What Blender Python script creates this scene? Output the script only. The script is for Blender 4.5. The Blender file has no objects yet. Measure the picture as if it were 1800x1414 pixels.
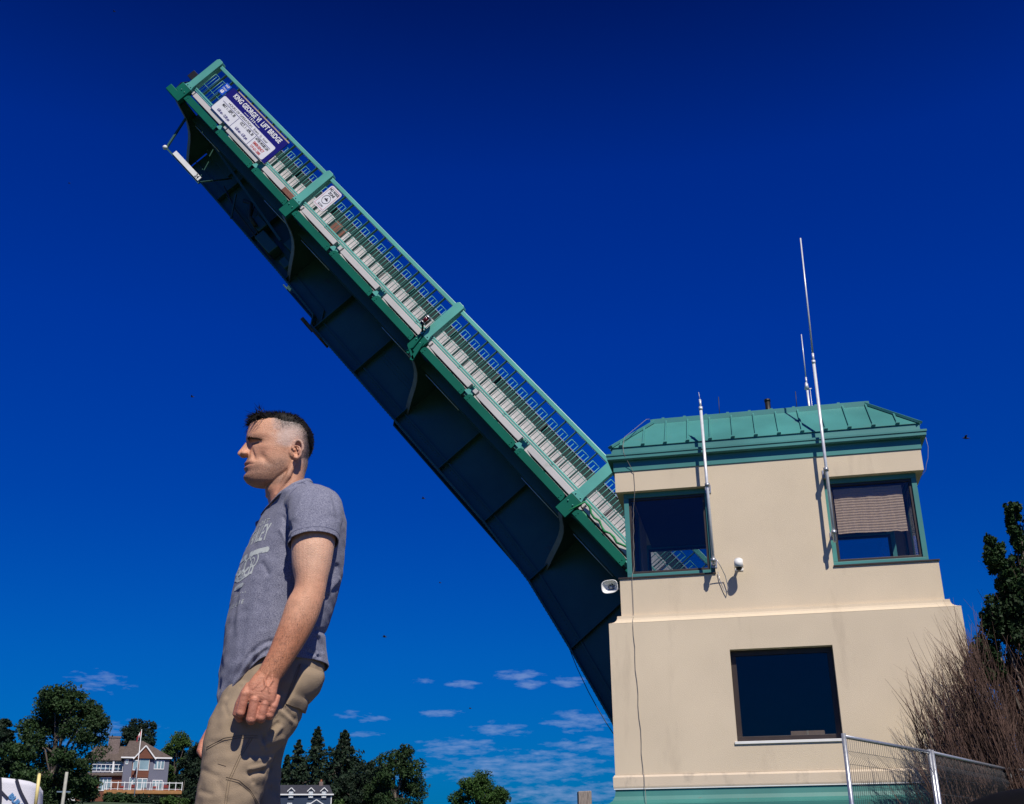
import bpy, bmesh, math, random
import numpy as np
from mathutils import Vector, Matrix, noise
from mathutils.bvhtree import BVHTree
R = math.radians
rnd = random.Random(7)
SC = bpy.context.scene
COL = SC.collection

# ------------------------------------------------------------------ camera
cam = bpy.data.cameras.new('camera'); camo = bpy.data.objects.new('camera', cam); COL.objects.link(camo)
cam.sensor_width = 36.0; cam.lens = 39.0; cam.clip_end = 6000; cam.clip_start = 0.05
_p, _r, _y = R(22.52), R(-0.596), R(-11.87)
fw = Vector((math.sin(_y)*math.cos(_p), math.cos(_y)*math.cos(_p), math.sin(_p)))
rt = Vector((math.cos(_y), -math.sin(_y), 0)); up = rt.cross(fw)
rt2 = rt*math.cos(_r)+up*math.sin(_r); up2 = rt2.cross(fw)
M = Matrix((rt2, up2, -fw)).transposed().to_4x4(); M.translation = Vector((0, 0, 0.4))
camo.matrix_world = M
SC.camera = camo

# ------------------------------------------------------------------ sun, sky, exposure
SUN = Vector((0.60, -1.0, 1.40)).normalized()
sl = bpy.data.lights.new('sun', 'SUN'); sl.energy = 4.8; sl.angle = R(0.53); sl.color = (1.0, 0.93, 0.82)
so = bpy.data.objects.new('sun', sl); COL.objects.link(so)
so.rotation_euler = SUN.to_track_quat('Z', 'Y').to_euler()
so.location = (20, -30, 40)
SC.view_settings.view_transform = 'Standard'; SC.view_settings.look = 'None'
SC.view_settings.exposure = 0.0; SC.view_settings.gamma = 1.0
SC.view_settings.use_curve_mapping = False

w = bpy.data.worlds.new("World"); SC.world = w; w.use_nodes = True
nt = w.node_tree; nt.nodes.clear()
def N(t, **k):
    n = nt.nodes.new(t)
    for a, b in k.items(): setattr(n, a, b)
    return n
def math_(op, a, b=None, clamp=False):
    n = N('ShaderNodeMath', operation=op, use_clamp=clamp)
    for i, v in enumerate((a, b)):
        if v is None: continue
        if isinstance(v, (int, float)): n.inputs[i].default_value = v
        else: nt.links.new(v, n.inputs[i])
    return n.outputs[0]
sky = N('ShaderNodeTexSky', sky_type='NISHITA', sun_disc=False)
sky.sun_elevation = math.asin(SUN.z); sky.sun_rotation = math.atan2(SUN.x, SUN.y)
sky.air_density = 1.0; sky.dust_density = 0.3; sky.ozone_density = 3.0
tc = N('ShaderNodeTexCoord'); sep = N('ShaderNodeSeparateXYZ'); nt.links.new(tc.outputs['Generated'], sep.inputs[0])
el = math_('MULTIPLY', math_('ARCSINE', sep.outputs['Z']), 57.2958)
az = math_('MULTIPLY', math_('ARCTAN2', sep.outputs['X'], sep.outputs['Y']), 57.2958)
# a polarised, deeply saturated sky: the Nishita sky through an elevation dependent tint
SKYRAMP = [(0, (0.0005, 0.185, 0.50)), (4.3, (0.0008, 0.225, 0.60)), (9.7, (0.001, 0.23, 0.70)), (16.8, (0.0002, 0.190, 0.78)),
           (25.6, (0.0001, 0.175, 0.90)), (34, (0.0001, 0.150, 0.86)), (42.3, (0.0001, 0.075, 0.48)), (90, (0.0001, 0.05, 0.33))]
ramp = N('ShaderNodeValToRGB'); cr = ramp.color_ramp
while len(cr.elements) > 1: cr.elements.remove(cr.elements[-1])
for i, (e_, c_) in enumerate(SKYRAMP):
    q = cr.elements[0] if i == 0 else cr.elements.new(e_/90.0)
    q.position = e_/90.0; q.color = (*c_, 1)
nt.links.new(math_('DIVIDE', el, 90.0, True), ramp.inputs[0])
mul = N('ShaderNodeMix', data_type='RGBA', blend_type='MULTIPLY'); mul.inputs['Factor'].default_value = 1.0
nt.links.new(sky.outputs[0], mul.inputs['A']); nt.links.new(ramp.outputs[0], mul.inputs['B'])
# fair weather clouds low over the horizon: (azimuth, elevation, half width, half height, density)
CLOUDS = [(-11.73, 8.69, 1.25, .26, 1), (-11.16, 8.24, .8, .22, .8), (-9.14, 8.35, .75, .3, .9), (-14.46, 8.27, .9, .2, .8),
          (-16.47, 8.43, .65, .14, .5), (-15.59, 6.87, 1.0, .22, .8), (-19.96, 6.81, .85, .2, .7), (-8.63, 6.43, 1.7, .5, .75),
          (-12.61, 6.07, 1.3, .36, .8), (-14.86, 5.22, 1.9, .5, .7), (-11.5, 4.27, 4.4, .8, .75), (-7.83, 5.28, 1.4, .42, .7),
          (-9.51, 5.31, 1.1, .28, .7), (-9.3, 3.0, 3.6, .6, .8), (-32.18, 8.1, 1.3, .5, .45), (-19.4, 5.84, .9, .16, .6),
          (-30.64, 6.0, 1.5, .36, .4), (-33.61, 5.67, 2.0, .6, .5), (-18.97, 6.57, .7, .16, .5), (-10.65, 4.95, 1.0, .22, .6), (-17.3, 4.1, 2.2, .35, .5), (3.6, 17.2, 1.6, .5, .22), (2.6, 14.6, 1.2, .3, .3)]
cvec = N('ShaderNodeCombineXYZ'); nt.links.new(math_('MULTIPLY', az, 0.55), cvec.inputs[0]); nt.links.new(math_('MULTIPLY', el, 2.1), cvec.inputs[1])
no = N('ShaderNodeTexNoise'); no.inputs['Scale'].default_value = 1.7; no.inputs['Detail'].default_value = 6; no.inputs['Roughness'].default_value = .6
nt.links.new(cvec.outputs[0], no.inputs['Vector'])
no2 = N('ShaderNodeTexNoise'); no2.inputs['Scale'].default_value = 4.5; no2.inputs['Detail'].default_value = 5
nt.links.new(cvec.outputs[0], no2.inputs['Vector'])
total = None
for a0, e0, sa, se, am in CLOUDS:
    dx = math_('DIVIDE', math_('SUBTRACT', az, a0), sa); dy = math_('DIVIDE', math_('SUBTRACT', el, e0), se)
    d2 = math_('ADD', math_('MULTIPLY', dx, dx), math_('MULTIPLY', dy, dy))
    m_ = math_('MULTIPLY', math_('SUBTRACT', 1.0, math_('MULTIPLY', d2, 0.8)), am)
    total = m_ if total is None else math_('MAXIMUM', total, m_)
total = math_('MAXIMUM', total, -1.0)
dens = math_('ADD', total, math_('MULTIPLY', math_('SUBTRACT', no.outputs[0], 0.54), 3.6))
dens = math_('MULTIPLY', dens, 1.0, True)
dens = math_('MULTIPLY', dens, math_('ADD', 0.45, math_('MULTIPLY', no2.outputs[0], 0.75)), True)
cmix = N('ShaderNodeMix', data_type='RGBA'); nt.links.new(math_('MULTIPLY', dens, 0.55), cmix.inputs['Factor'])
cmix.inputs['B'].default_value = (2.7, 3.8, 6.6, 1)
nt.links.new(mul.outputs['Result'], cmix.inputs['A'])
bg = N('ShaderNodeBackground'); bg.inputs['Strength'].default_value = 0.1
nt.links.new(cmix.outputs['Result'], bg.inputs[0])
wo = N('ShaderNodeOutputWorld'); nt.links.new(bg.outputs[0], wo.inputs[0])

# ------------------------------------------------------------------ materials
MATS = {}
def mat(name, col, rough=.6, var=.12, scale=6.0, bump=0.0, bscale=60.0, metal=0.0, spec=.5, col2=None, stretch=(1, 1, 1), detail=6, thr=None):
    if name in MATS: return MATS[name]
    m = bpy.data.materials.new(name); m.use_nodes = True; MATS[name] = m
    t = m.node_tree; b = t.nodes['Principled BSDF']
    b.inputs['Roughness'].default_value = rough; b.inputs['Metallic'].default_value = metal
    b.inputs['Specular IOR Level'].default_value = spec
    co = t.nodes.new('ShaderNodeTexCoord'); mp = t.nodes.new('ShaderNodeMapping'); mp.inputs['Scale'].default_value = stretch
    t.links.new(co.outputs['Object'], mp.inputs[0])
    n = t.nodes.new('ShaderNodeTexNoise'); n.inputs['Scale'].default_value = scale; n.inputs['Detail'].default_value = detail
    t.links.new(mp.outputs[0], n.inputs['Vector'])
    r = t.nodes.new('ShaderNodeValToRGB')
    lo, hi = thr if thr else (.3, .7)
    r.color_ramp.elements[0].position = lo; r.color_ramp.elements[1].position = hi
    c2 = col2 if col2 else tuple(min(1, c*(1+var)) for c in col)
    c1 = col if col2 else tuple(c*(1-var) for c in col)
    r.color_ramp.elements[0].color = (*c1, 1); r.color_ramp.elements[1].color = (*c2, 1)
    t.links.new(n.outputs[0], r.inputs[0]); t.links.new(r.outputs[0], b.inputs['Base Color'])
    if bump:
        n2 = t.nodes.new('ShaderNodeTexNoise'); n2.inputs['Scale'].default_value = bscale; n2.inputs['Detail'].default_value = 4
        t.links.new(mp.outputs[0], n2.inputs['Vector'])
        bp = t.nodes.new('ShaderNodeBump'); bp.inputs['Strength'].default_value = bump; bp.inputs['Distance'].default_value = .01
        t.links.new(n2.outputs[0], bp.inputs['Height']); t.links.new(bp.outputs[0], b.inputs['Normal'])
    return m

def worn(name, col, dirt, rough=.5, scale=3.0, thr=(.62, .72), stretch=(1, 1, 1), bump=.05, bscale=40., fade=.18, spec=.5):
    """paint with a slow colour drift and sharp-edged patches of wear / stain"""
    if name in MATS: return MATS[name]
    m = mat(name, col, rough, fade, .9, bump, bscale, spec=spec)
    t = m.node_tree; b = t.nodes['Principled BSDF']; r = [x for x in t.nodes if x.type == 'VALTORGB'][0]
    co = [x for x in t.nodes if x.type == 'TEX_COORD'][0]
    mp = t.nodes.new('ShaderNodeMapping'); mp.inputs['Scale'].default_value = stretch; t.links.new(co.outputs['Object'], mp.inputs[0])
    n = t.nodes.new('ShaderNodeTexNoise'); n.inputs['Scale'].default_value = scale; n.inputs['Detail'].default_value = 9; n.inputs['Roughness'].default_value = .65
    t.links.new(mp.outputs[0], n.inputs['Vector'])
    r2 = t.nodes.new('ShaderNodeValToRGB'); r2.color_ramp.elements[0].position = thr[0]; r2.color_ramp.elements[1].position = thr[1]
    t.links.new(n.outputs[0], r2.inputs[0])
    mx = t.nodes.new('ShaderNodeMix'); mx.data_type = 'RGBA'
    t.links.new(r2.outputs[0], mx.inputs['Factor']); t.links.new(r.outputs[0], mx.inputs['A']); mx.inputs['B'].default_value = (*dirt, 1)
    t.links.new(mx.outputs['Result'], b.inputs['Base Color'])
    return m

STUCCO = worn('cream_stucco', (.67, .565, .42), (.47, .385, .285), .9, 1.3, (.56, .86), (1.4, 1.4, .30), .5, 85., .05, .15)
STUCCO_DIRTY = worn('stained_stucco', (.66, .55, .42), (.36, .31, .25), .9, 2.2, (.56, .74), (1, 1, .5), .35, 90., .05, .15)
TEAL = worn('weathered_teal_metal', (.055, .225, .212), (.085, .21, .195), .42, 2.4, (.6, .8), (1, 1, 1), .04, 20.)
TEAL_RUSTY = worn('stained_teal_metal', (.040, .185, .165), (.12, .09, .06), .5, 2.6, (.66, .70), (.6, 1, 3), .05, 20.)
BTEAL = worn('pale_teal_paint', (.11, .40, .34), (.06, .20, .17), .4, 5., (.68, .76), (1, 1, 1), .03, 20.)
BGREEN = worn('deep_green_paint', (.001, .118, .078), (.07, .05, .03), .55, 5., (.68, .73), (1, 1, 1), .05, 20., .18, .2)
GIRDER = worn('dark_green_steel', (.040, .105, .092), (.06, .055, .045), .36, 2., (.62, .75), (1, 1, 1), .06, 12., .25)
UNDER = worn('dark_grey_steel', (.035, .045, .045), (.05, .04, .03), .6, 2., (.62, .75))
CONC = worn('white_concrete', (.56, .54, .535), (.36, .39, .33), .85, 2.0, (.6, .8), (1, 1, 1), .25, 40., .1, .2)
FLANGE = mat('grey_flange_steel', (.22, .24, .26), .5)
BROWN = mat('dark_bronze_frame', (.035, .024, .02), .45)
BLACK = mat('black_rubber', (.006, .006, .007), .5)
WHITE = mat('white_paint', (.78, .78, .76), .5, .06)
GALV = mat('galvanised_steel', (.42, .44, .48), .35, .2, 40, metal=.6)
ALU = mat('pale_aluminium', (.68, .70, .73), .35, .08, 20, metal=.2)
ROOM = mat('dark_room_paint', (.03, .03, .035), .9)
CABLE = mat('dark_cable', (.03, .03, .03), .6)
WOODP = mat('weathered_wood', (.26, .22, .19), .9, .4, 12, .4, 30, stretch=(8, 8, 1))
def glassmat():
    m = bpy.data.materials.new('tinted_window_glass'); m.use_nodes = True; t = m.node_tree; t.nodes.clear()
    o = t.nodes.new('ShaderNodeOutputMaterial'); tr = t.nodes.new('ShaderNodeBsdfTransparent'); tr.inputs[0].default_value = (.77, .79, .81, 1)
    g = t.nodes.new('ShaderNodeBsdfGlossy'); g.inputs['Roughness'].default_value = .01; g.inputs[0].default_value = (.9, .95, 1, 1)
    m.use_transparent_shadow = True
    lf = t.nodes.new('ShaderNodeLayerWeight'); lf.inputs[0].default_value = .5; lw = t.nodes.new('ShaderNodeMath'); lw.operation = 'POWER'; lw.inputs[1].default_value = 4.0; t.links.new(lf.outputs['Facing'], lw.inputs[0])
    mx = t.nodes.new('ShaderNodeMixShader'); ad = t.nodes.new('ShaderNodeMath'); ad.operation = 'ADD'; ad.inputs[1].default_value = .03
    t.links.new(lw.outputs[0], ad.inputs[0]); t.links.new(ad.outputs[0], mx.inputs[0])
    t.links.new(tr.outputs[0], mx.inputs[1]); t.links.new(g.outputs[0], mx.inputs[2]); t.links.new(mx.outputs[0], o.inputs[0])
    return m
GLASS = glassmat()

# ------------------------------------------------------------------ mesh helpers
def V(*a): return Vector(a)
class MB:
    def __init__(s): s.v = []; s.f = []; s.smooth = []
    def quadbox(s, c):      # 8 corners, bottom ring then top ring
        b = len(s.v); s.v += [Vector(p) for p in c]
        for q in ((3, 2, 1, 0), (4, 5, 6, 7), (0, 1, 5, 4), (1, 2, 6, 5), (2, 3, 7, 6), (3, 0, 4, 7)):
            s.f.append([b+i for i in q]); s.smooth.append(False)
        return s
    def box(s, x0, x1, y0, y1, z0, z1):
        return s.quadbox([(x0, y0, z0), (x1, y0, z0), (x1, y1, z0), (x0, y1, z0), (x0, y0, z1), (x1, y0, z1), (x1, y1, z1), (x0, y1, z1)])
    def bar(s, a, b, wx, wy, side=(0, 1, 0)):   # rectangular bar from a to b; wy is its size along side
        a, b = Vector(a), Vector(b); d = (b-a).normalized(); sd = Vector(side); sd = (sd-d*sd.dot(d)).normalized(); u = d.cross(sd)
        sd = sd*wy/2; u = u*wx/2
        return s.quadbox([a-sd-u, a+sd-u, a+sd+u, a-sd+u, b-sd-u, b+sd-u, b+sd+u, b-sd+u])
    def ring(s, pts): b = len(s.v); s.v += [Vector(p) for p in pts]; return list(range(b, b+len(pts)))
    def skin(s, rings, close=True, smooth=True, cap0=True, cap1=True):
        ids = [s.ring(r) for r in rings]; n = len(ids[0])
        for a, b in zip(ids, ids[1:]):
            for i in range(n if close else n-1):
                j = (i+1) % n; s.f.append([a[i], a[j], b[j], b[i]]); s.smooth.append(smooth)
        if close and cap0: s.f.append(ids[0][::-1]); s.smooth.append(False)
        if close and cap1: s.f.append(ids[-1]); s.smooth.append(False)
        return s
    def tube(s, pts, rad, n=8, smooth=True):
        pts = [Vector(p) for p in pts]; rads = rad if isinstance(rad, (list, tuple)) else [rad]*len(pts)
        rings = []; prev = None
        for i, p in enumerate(pts):
            d = ((pts[min(i+1, len(pts)-1)]-pts[max(i-1, 0)])).normalized()
            if prev is None:
                a = d.orthogonal().normalized()
            else:
                a = (prev-d*prev.dot(d))
                a = a.normalized() if a.length > 1e-6 else d.orthogonal().normalized()
            prev = a; b = d.cross(a)
            rings.append([p+(a*math.cos(t)+b*math.sin(t))*rads[i] for t in [2*math.pi*k/n for k in range(n)]])
        return s.skin(rings, smooth=smooth)
    def ball(s, c, r, n=10, sq=(1, 1, 1)):
        c = Vector(c); rings = []
        for i in range(1, n):
            t = math.pi*i/n
            rings.append([c+Vector((r*sq[0]*math.sin(t)*math.cos(u), r*sq[1]*math.sin(t)*math.sin(u), -r*sq[2]*math.cos(t))) for u in [2*math.pi*k/(2*n) for k in range(2*n)]])
        return s.skin(rings)
    def poly(s, pts, smooth=False): s.f.append(s.ring(pts)); s.smooth.append(smooth); return s
    def prism(s, pts, off):     # polygon pts extruded by vector off
        pts = [Vector(p) for p in pts]; off = Vector(off)
        a = s.ring(pts); b = s.ring([p+off for p in pts]); n = len(pts)
        s.f.append(a[::-1]); s.f.append(b); s.smooth += [False, False]
        for i in range(n):
            j = (i+1) % n; s.f.append([a[i], a[j], b[j], b[i]]); s.smooth.append(False)
        return s
    def build(s, name, m, parent=None, bevel=0.0, loc=None):
        me = bpy.data.meshes.new(name)
        vs = [Vector(p) for p in s.v]
        if parent is not None and not parent.get('_local'):
            off = world_off(parent); vs = [p-off for p in vs]
        elif parent is None and loc is not None:
            vs = [p-Vector(loc) for p in vs]
        me.from_pydata([tuple(p) for p in vs], [], s.f); me.validate()
        bm = bmesh.new(); bm.from_mesh(me); bmesh.ops.recalc_face_normals(bm, faces=bm.faces); bm.to_mesh(me); bm.free()
        if len(me.polygons) == len(s.smooth): me.polygons.foreach_set('use_smooth', s.smooth)
        return link(name, me, m, parent, bevel, loc)
def world_off(o):
    p = Vector((0, 0, 0))
    while o is not None: p = p+o.location; o = o.parent
    return p
def link(name, me, m, parent=None, bevel=0.0, loc=None):
    o = bpy.data.objects.new(name, me); COL.objects.link(o)
    if m is not None and len(me.materials) == 0: me.materials.append(m)
    if parent is not None:
        o.parent = parent
        if parent.get('_local'): o['_local'] = 1
    elif loc is not None: o.location = loc
    if bevel:
        b = o.modifiers.new('bevel', 'BEVEL'); b.width = bevel; b.segments = 2; b.limit_method = 'ANGLE'; b.harden_normals = False
    return o
def thing(name, label, cat, loc=(0, 0, 0), group=None, local=False, rz=0):
    o = bpy.data.objects.new(name, None); COL.objects.link(o); o.location = loc; o.rotation_euler = (0, 0, rz); o.empty_display_size = .2
    if local: o['_local'] = 1
    return tag(o, label, cat, group)
def tag(o, label, cat, group=None):
    o['label'] = label; o['category'] = cat
    if group: o['group'] = group
    return o
def struct(o): o['kind'] = 'structure'; return o
def copy_tree(o, parent=None):
    c = o.copy(); COL.objects.link(c); c.parent = parent
    for ch in list(o.children): copy_tree(ch, c)
    return c
def text_mesh(s, size, bold=0.0, align='CENTER', sx=1.0):
    cu = bpy.data.curves.new('lettering', 'FONT'); cu.body = s; cu.size = size; cu.align_x = align; cu.align_y = 'CENTER'; cu.offset = bold; cu.resolution_u = 3
    o = bpy.data.objects.new('lettering', cu); COL.objects.link(o)
    dg = bpy.context.evaluated_depsgraph_get(); me = bpy.data.meshes.new_from_object(o.evaluated_get(dg))
    vs = [(v.co.x*sx, v.co.y) for v in me.vertices]; fs = [list(p.vertices) for p in me.polygons]
    bpy.data.objects.remove(o); bpy.data.meshes.remove(me); bpy.data.curves.remove(cu)
    return vs, fs
def put_text(mb, s, size, at, ex, ey, bold=0.0, sx=1.0, align='CENTER'):
    vs, fs = text_mesh(s, size, bold, align, sx); b = len(mb.v); at = Vector(at); ex = Vector(ex); ey = Vector(ey)
    mb.v += [at+ex*x+ey*y for x, y in vs]
    for f in fs: mb.f.append([b+i for i in f]); mb.smooth.append(False)
def remeshed(mb, voxel, smooth=3, fac=.5):
    me = bpy.data.meshes.new('tmp'); me.from_pydata([tuple(p) for p in mb.v], [], mb.f); me.validate()
    bm = bmesh.new(); bm.from_mesh(me); bmesh.ops.recalc_face_normals(bm, faces=bm.faces); bm.to_mesh(me); bm.free()
    o = bpy.data.objects.new('tmp', me); COL.objects.link(o)
    r = o.modifiers.new('r', 'REMESH'); r.mode = 'VOXEL'; r.voxel_size = voxel; r.use_smooth_shade = True
    if smooth:
        q = o.modifiers.new('s', 'SMOOTH'); q.factor = fac; q.iterations = smooth
    dg = bpy.context.evaluated_depsgraph_get(); out = bpy.data.meshes.new_from_object(o.evaluated_get(dg))
    bpy.data.objects.remove(o); bpy.data.meshes.remove(me)
    out.polygons.foreach_set('use_smooth', [True]*len(out.polygons))
    return out
# ------------------------------------------------------------------ ground and hill
def terrain(x, y):
    def sm(a, b, v): t = max(0, min(1, (v-a)/(b-a))); return t*t*(3-2*t)
    r_ = math.hypot(x, y); a_ = math.degrees(math.atan2(x, max(y, .01)))
    h = 11.2*sm(95, 222, r_)*sm(-15, -31, a_)*(1 if y > 0 else 0)
    return -0.3 + h
gm = MB(); xs = [-2500, -900, -400, -250, -180, -150, -130, -115, -100, -90, -80, -70, -60, -52, -44, -36, -28, -20, -10, 0, 10, 30, 80, 200, 700, 2500]
ys = [-400, -60, -10, 0, 10, 25, 45, 60, 72, 84, 96, 108, 120, 132, 144, 156, 180, 220, 300, 400, 700, 1500, 4000]
ids = [gm.ring([(x, y, terrain(x, y)) for x in xs]) for y in ys]
for a, b in zip(ids, ids[1:]):
    for i in range(len(xs)-1): gm.f.append([a[i], a[i+1], b[i+1], b[i]]); gm.smooth.append(True)
GRASS = mat('grassy_ground', (.035, .06, .02), .95, .35, .5, .3, 8)
struct(gm.build('ground', GRASS))
PAVE = mat('asphalt_pavement', (.07, .068, .065), .9, .2, 1.5, .2, 30)
struct(MB().box(-7, 7, -8, 10.8, -.6, -.02).build('pavement', PAVE))

# ------------------------------------------------------------------ control tower
T = thing('control_tower', 'two storey cream stucco bridge control tower with teal metal roof', 'tower', (.53, 21, -.3))
TX0, TX1, TY0, TY1 = -2.11, 3.17, 19.0, 23.0
def rect_sweep(mb, prof, x0=TX0, x1=TX1, y0=TY0, y1=TY1, smooth=False, cap=True):
    rings = [[(x0-o, y0-o, z), (x1+o, y0-o, z), (x1+o, y1+o, z), (x0-o, y1+o, z)] for o, z in prof]
    return mb.skin(rings, smooth=False, cap0=cap, cap1=cap)
def wall_grid(mb, xs, zs, holes, y0, y1):
    """slab between y0 (front) and y1 with rectangular holes; xs/zs are the cell borders"""
    solid = lambda i, k: 0 <= i < len(xs)-1 and 0 <= k < len(zs)-1 and (i, k) not in holes
    def q(*p): mb.poly(p)
    for i in range(len(xs)-1):
        for k in range(len(zs)-1):
            if not solid(i, k): continue
            a, b, c, d = xs[i], xs[i+1], zs[k], zs[k+1]
            q((a, y0, c), (b, y0, c), (b, y0, d), (a, y0, d)); q((a, y1, c), (a, y1, d), (b, y1, d), (b, y1, c))
            if not solid(i-1, k): q((a, y0, c), (a, y0, d), (a, y1, d), (a, y1, c))
            if not solid(i+1, k): q((b, y0, c), (b, y1, c), (b, y1, d), (b, y0, d))
            if not solid(i, k-1): q((a, y0, c), (a, y1, c), (b, y1, c), (b, y0, c))
            if not solid(i, k+1): q((a, y0, d), (b, y0, d), (b, y1, d), (a, y1, d))
L0, L1 = -2.31, 3.37
m_ = MB(); wall_grid(m_, [L0, -.33, 1.31, L1], [1.68, 2.12, 3.60, 4.12], {(1, 1)}, 18.8, 19.1)
m_.box(L0, L0+.3, 19.102, 23.2, 1.68, 4.12); m_.box(L1-.3, L1, 19.102, 23.2, 1.68, 4.12); m_.box(L0+.302, L1-.302, 22.9, 23.2, 1.68, 4.12)
m_.build('lower_wall', STUCCO, T)
cove = [(.2, 4.122), (.2, 4.128), (.155, 4.14), (.115, 4.16), (.085, 4.19), (.07, 4.225), (.066, 4.27), (.03, 4.272), (.0, 4.274), (-.3, 4.276)]
rect_sweep(MB(), cove).build('cove_ledge', STUCCO, T)
m_ = MB(); wall_grid(m_, [TX0, -.46, 1.50, TX1], [4.28, 4.925, 6.51], {(0, 1), (2, 1)}, TY0, TY0+.28)
wall_grid(m_, [TX0, -.46, 1.50, TX1], [4.28, 4.925, 6.51], {(0, 1), (2, 1)}, TY1-.28, TY1)
for a, b in ((TX0, TX0+.28), (TX1-.28, TX1)):
    m_.box(a, b, TY0+.282, TY1-.282, 4.28, 4.925); m_.box(a, b, 20.6, 21.6, 4.927, 6.51)
m_.build('upper_wall', STUCCO, T)
m_ = MB(); rect_sweep(m_, [(0, 6.5101), (0, 6.90), (-.3, 6.9)]); m_.build('header_band', STUCCO, T)
rect_sweep(MB(), [(.03, 1.475), (.035, 1.50), (.035, 1.64), (.012, 1.676), (-.2, 1.678)], L0, L1, 18.8, 23.2).build('base_ledge', STUCCO_DIRTY, T)
rect_sweep(MB(), [(.028, 1.455), (.028, 1.472), (-.1, 1.473)], L0, L1, 18.8, 23.2).build('drip_strip', WHITE, T)
sk = [(.22, 1.13), (.22, 1.20), (.205, 1.203), (.205, 1.222), (.17, 1.228), (.10, 1.25), (.05, 1.29), (.02, 1.35), (.008, 1.42), (.006, 1.452), (-.1, 1.453)]
rect_sweep(MB(), sk, L0, L1, 18.8, 23.2).build('skirt_roof', TEAL_RUSTY, T)
rect_sweep(MB(), [(-.02, -.6), (-.02, 1.128)], L0, L1, 18.8, 23.2).build('base_wall', STUCCO_DIRTY, T)
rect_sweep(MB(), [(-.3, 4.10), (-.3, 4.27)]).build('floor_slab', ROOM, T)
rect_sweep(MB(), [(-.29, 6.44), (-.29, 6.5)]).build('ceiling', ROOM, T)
m_ = MB(); rect_sweep(m_, [(.022, 4.927), (.022, 4.958), (.014, 4.962), (-.30, 4.964)]); m_.box(-.5, 1.54, 18.99, 19.0, 4.93, 4.95)
o_ = MB(); # coping: only under the window openings (front left, front right)
for q in ((TX0-.02, -.455, 18.975, 19.26), (1.495, TX1+.02, 18.975, 19.26), (TX0-.02, TX0+.26, 19.262, 20.59), (TX1-.26, TX1+.02, 19.262, 20.59)): MB().box(*q, 4.927, 4.95).build('window_coping', BROWN, T)

# green fascia, box gutter, upper fascia, mansard
rect_sweep(MB(), [(.018, 6.888), (.018, 7.06), (.024, 7.062), (.024, 7.078), (-.3, 7.08)]).build('fascia', TEAL, T, .004)
rect_sweep(MB(), [(.03, 7.082), (.10, 7.084), (.115, 7.10), (.115, 7.15), (.13, 7.165), (.13, 7.20), (.12, 7.205), (.04, 7.206)]).build('gutter', TEAL, T)
rect_sweep(MB(), [(.04, 7.208), (.035, 7.33), (-.3, 7.332)]).build('upper_fascia', TEAL, T)
RB, RT_, ZB, ZT = .055, -.70, 7.345, 8.06
rf = rect_sweep(MB(), [(RB-.05, 7.335), (RB, 7.337), (RB, ZB), (RT_, ZT), (RT_-.02, ZT+.002)]).build('roof', TEAL, T)
sm_ = MB()
def onroof(side, u, t):     # side 0 front,1 back,2 left,3 right ; u along the edge, t up the slope 0..1
    o = RB+(RT_-RB)*t; z = ZB+(ZT-ZB)*t
    return V(u, TY0-o, z) if side == 0 else V(u, TY1+o, z) if side == 1 else V(TX0-o, u, z) if side == 2 else V(TX1+o, u, z)
for side in range(4):
    lo, hi = (TX0, TX1) if side < 2 else (TY0, TY1)
    u = lo+.14
    nrm = {0: V(0, -.707, .707), 1: V(0, .707, .707), 2: V(-.707, 0, .707), 3: V(.707, 0, .707)}[side]
    while u < hi:
        t1 = min(1.0, max(0.02, ((min(u-lo, hi-u)+RB)/(RB-RT_))-.03))
        a = onroof(side, u, 0.0)+nrm*.018; b = onroof(side, u, t1)+nrm*.018
        sm_ = MB(); sm_.bar(a, b, .03, .036, nrm)
        sm_.bar(a-nrm*.003, a-nrm*.003+(b-a).normalized()*.05, .062, .05, nrm)
        sm_.build('standing_seam', TEAL, rf, .003); u += .402
hp = MB()
for x, sx in ((TX0, -1), (TX1, 1)):
    for y, sy in ((TY0, -1), (TY1, 1)):
        a = V(x+sx*RB, y+sy*RB, ZB+.012); b = V(x+sx*RT_, y+sy*RT_, ZT+.012); hp = MB().bar(a, b, .11, .05, (0, 0, 1)); hp.build('hip_cap', TEAL, rf, .004)
rect_sweep(MB(), [(RT_+.035, ZT-.05), (RT_+.05, ZT-.045), (RT_+.05, ZT+.045), (RT_, ZT+.07), (RT_-.3, ZT+.072)]).build('roof_cap', TEAL, rf)
cb = MB()
for i in range(9): MB().box(-1.25+i*.402, -1.2+i*.402, 19.73, 19.9, ZT+.074, ZT+.10).build('seam_end', TEAL, rf)
MB().tube([(.78, 21, ZT), (.775, 21, 8.84)], .055, 12).tube([(.775, 21, 8.80), (.775, 21, 8.85)], .062, 12).build('vent_pipe', BLACK, T)
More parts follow.
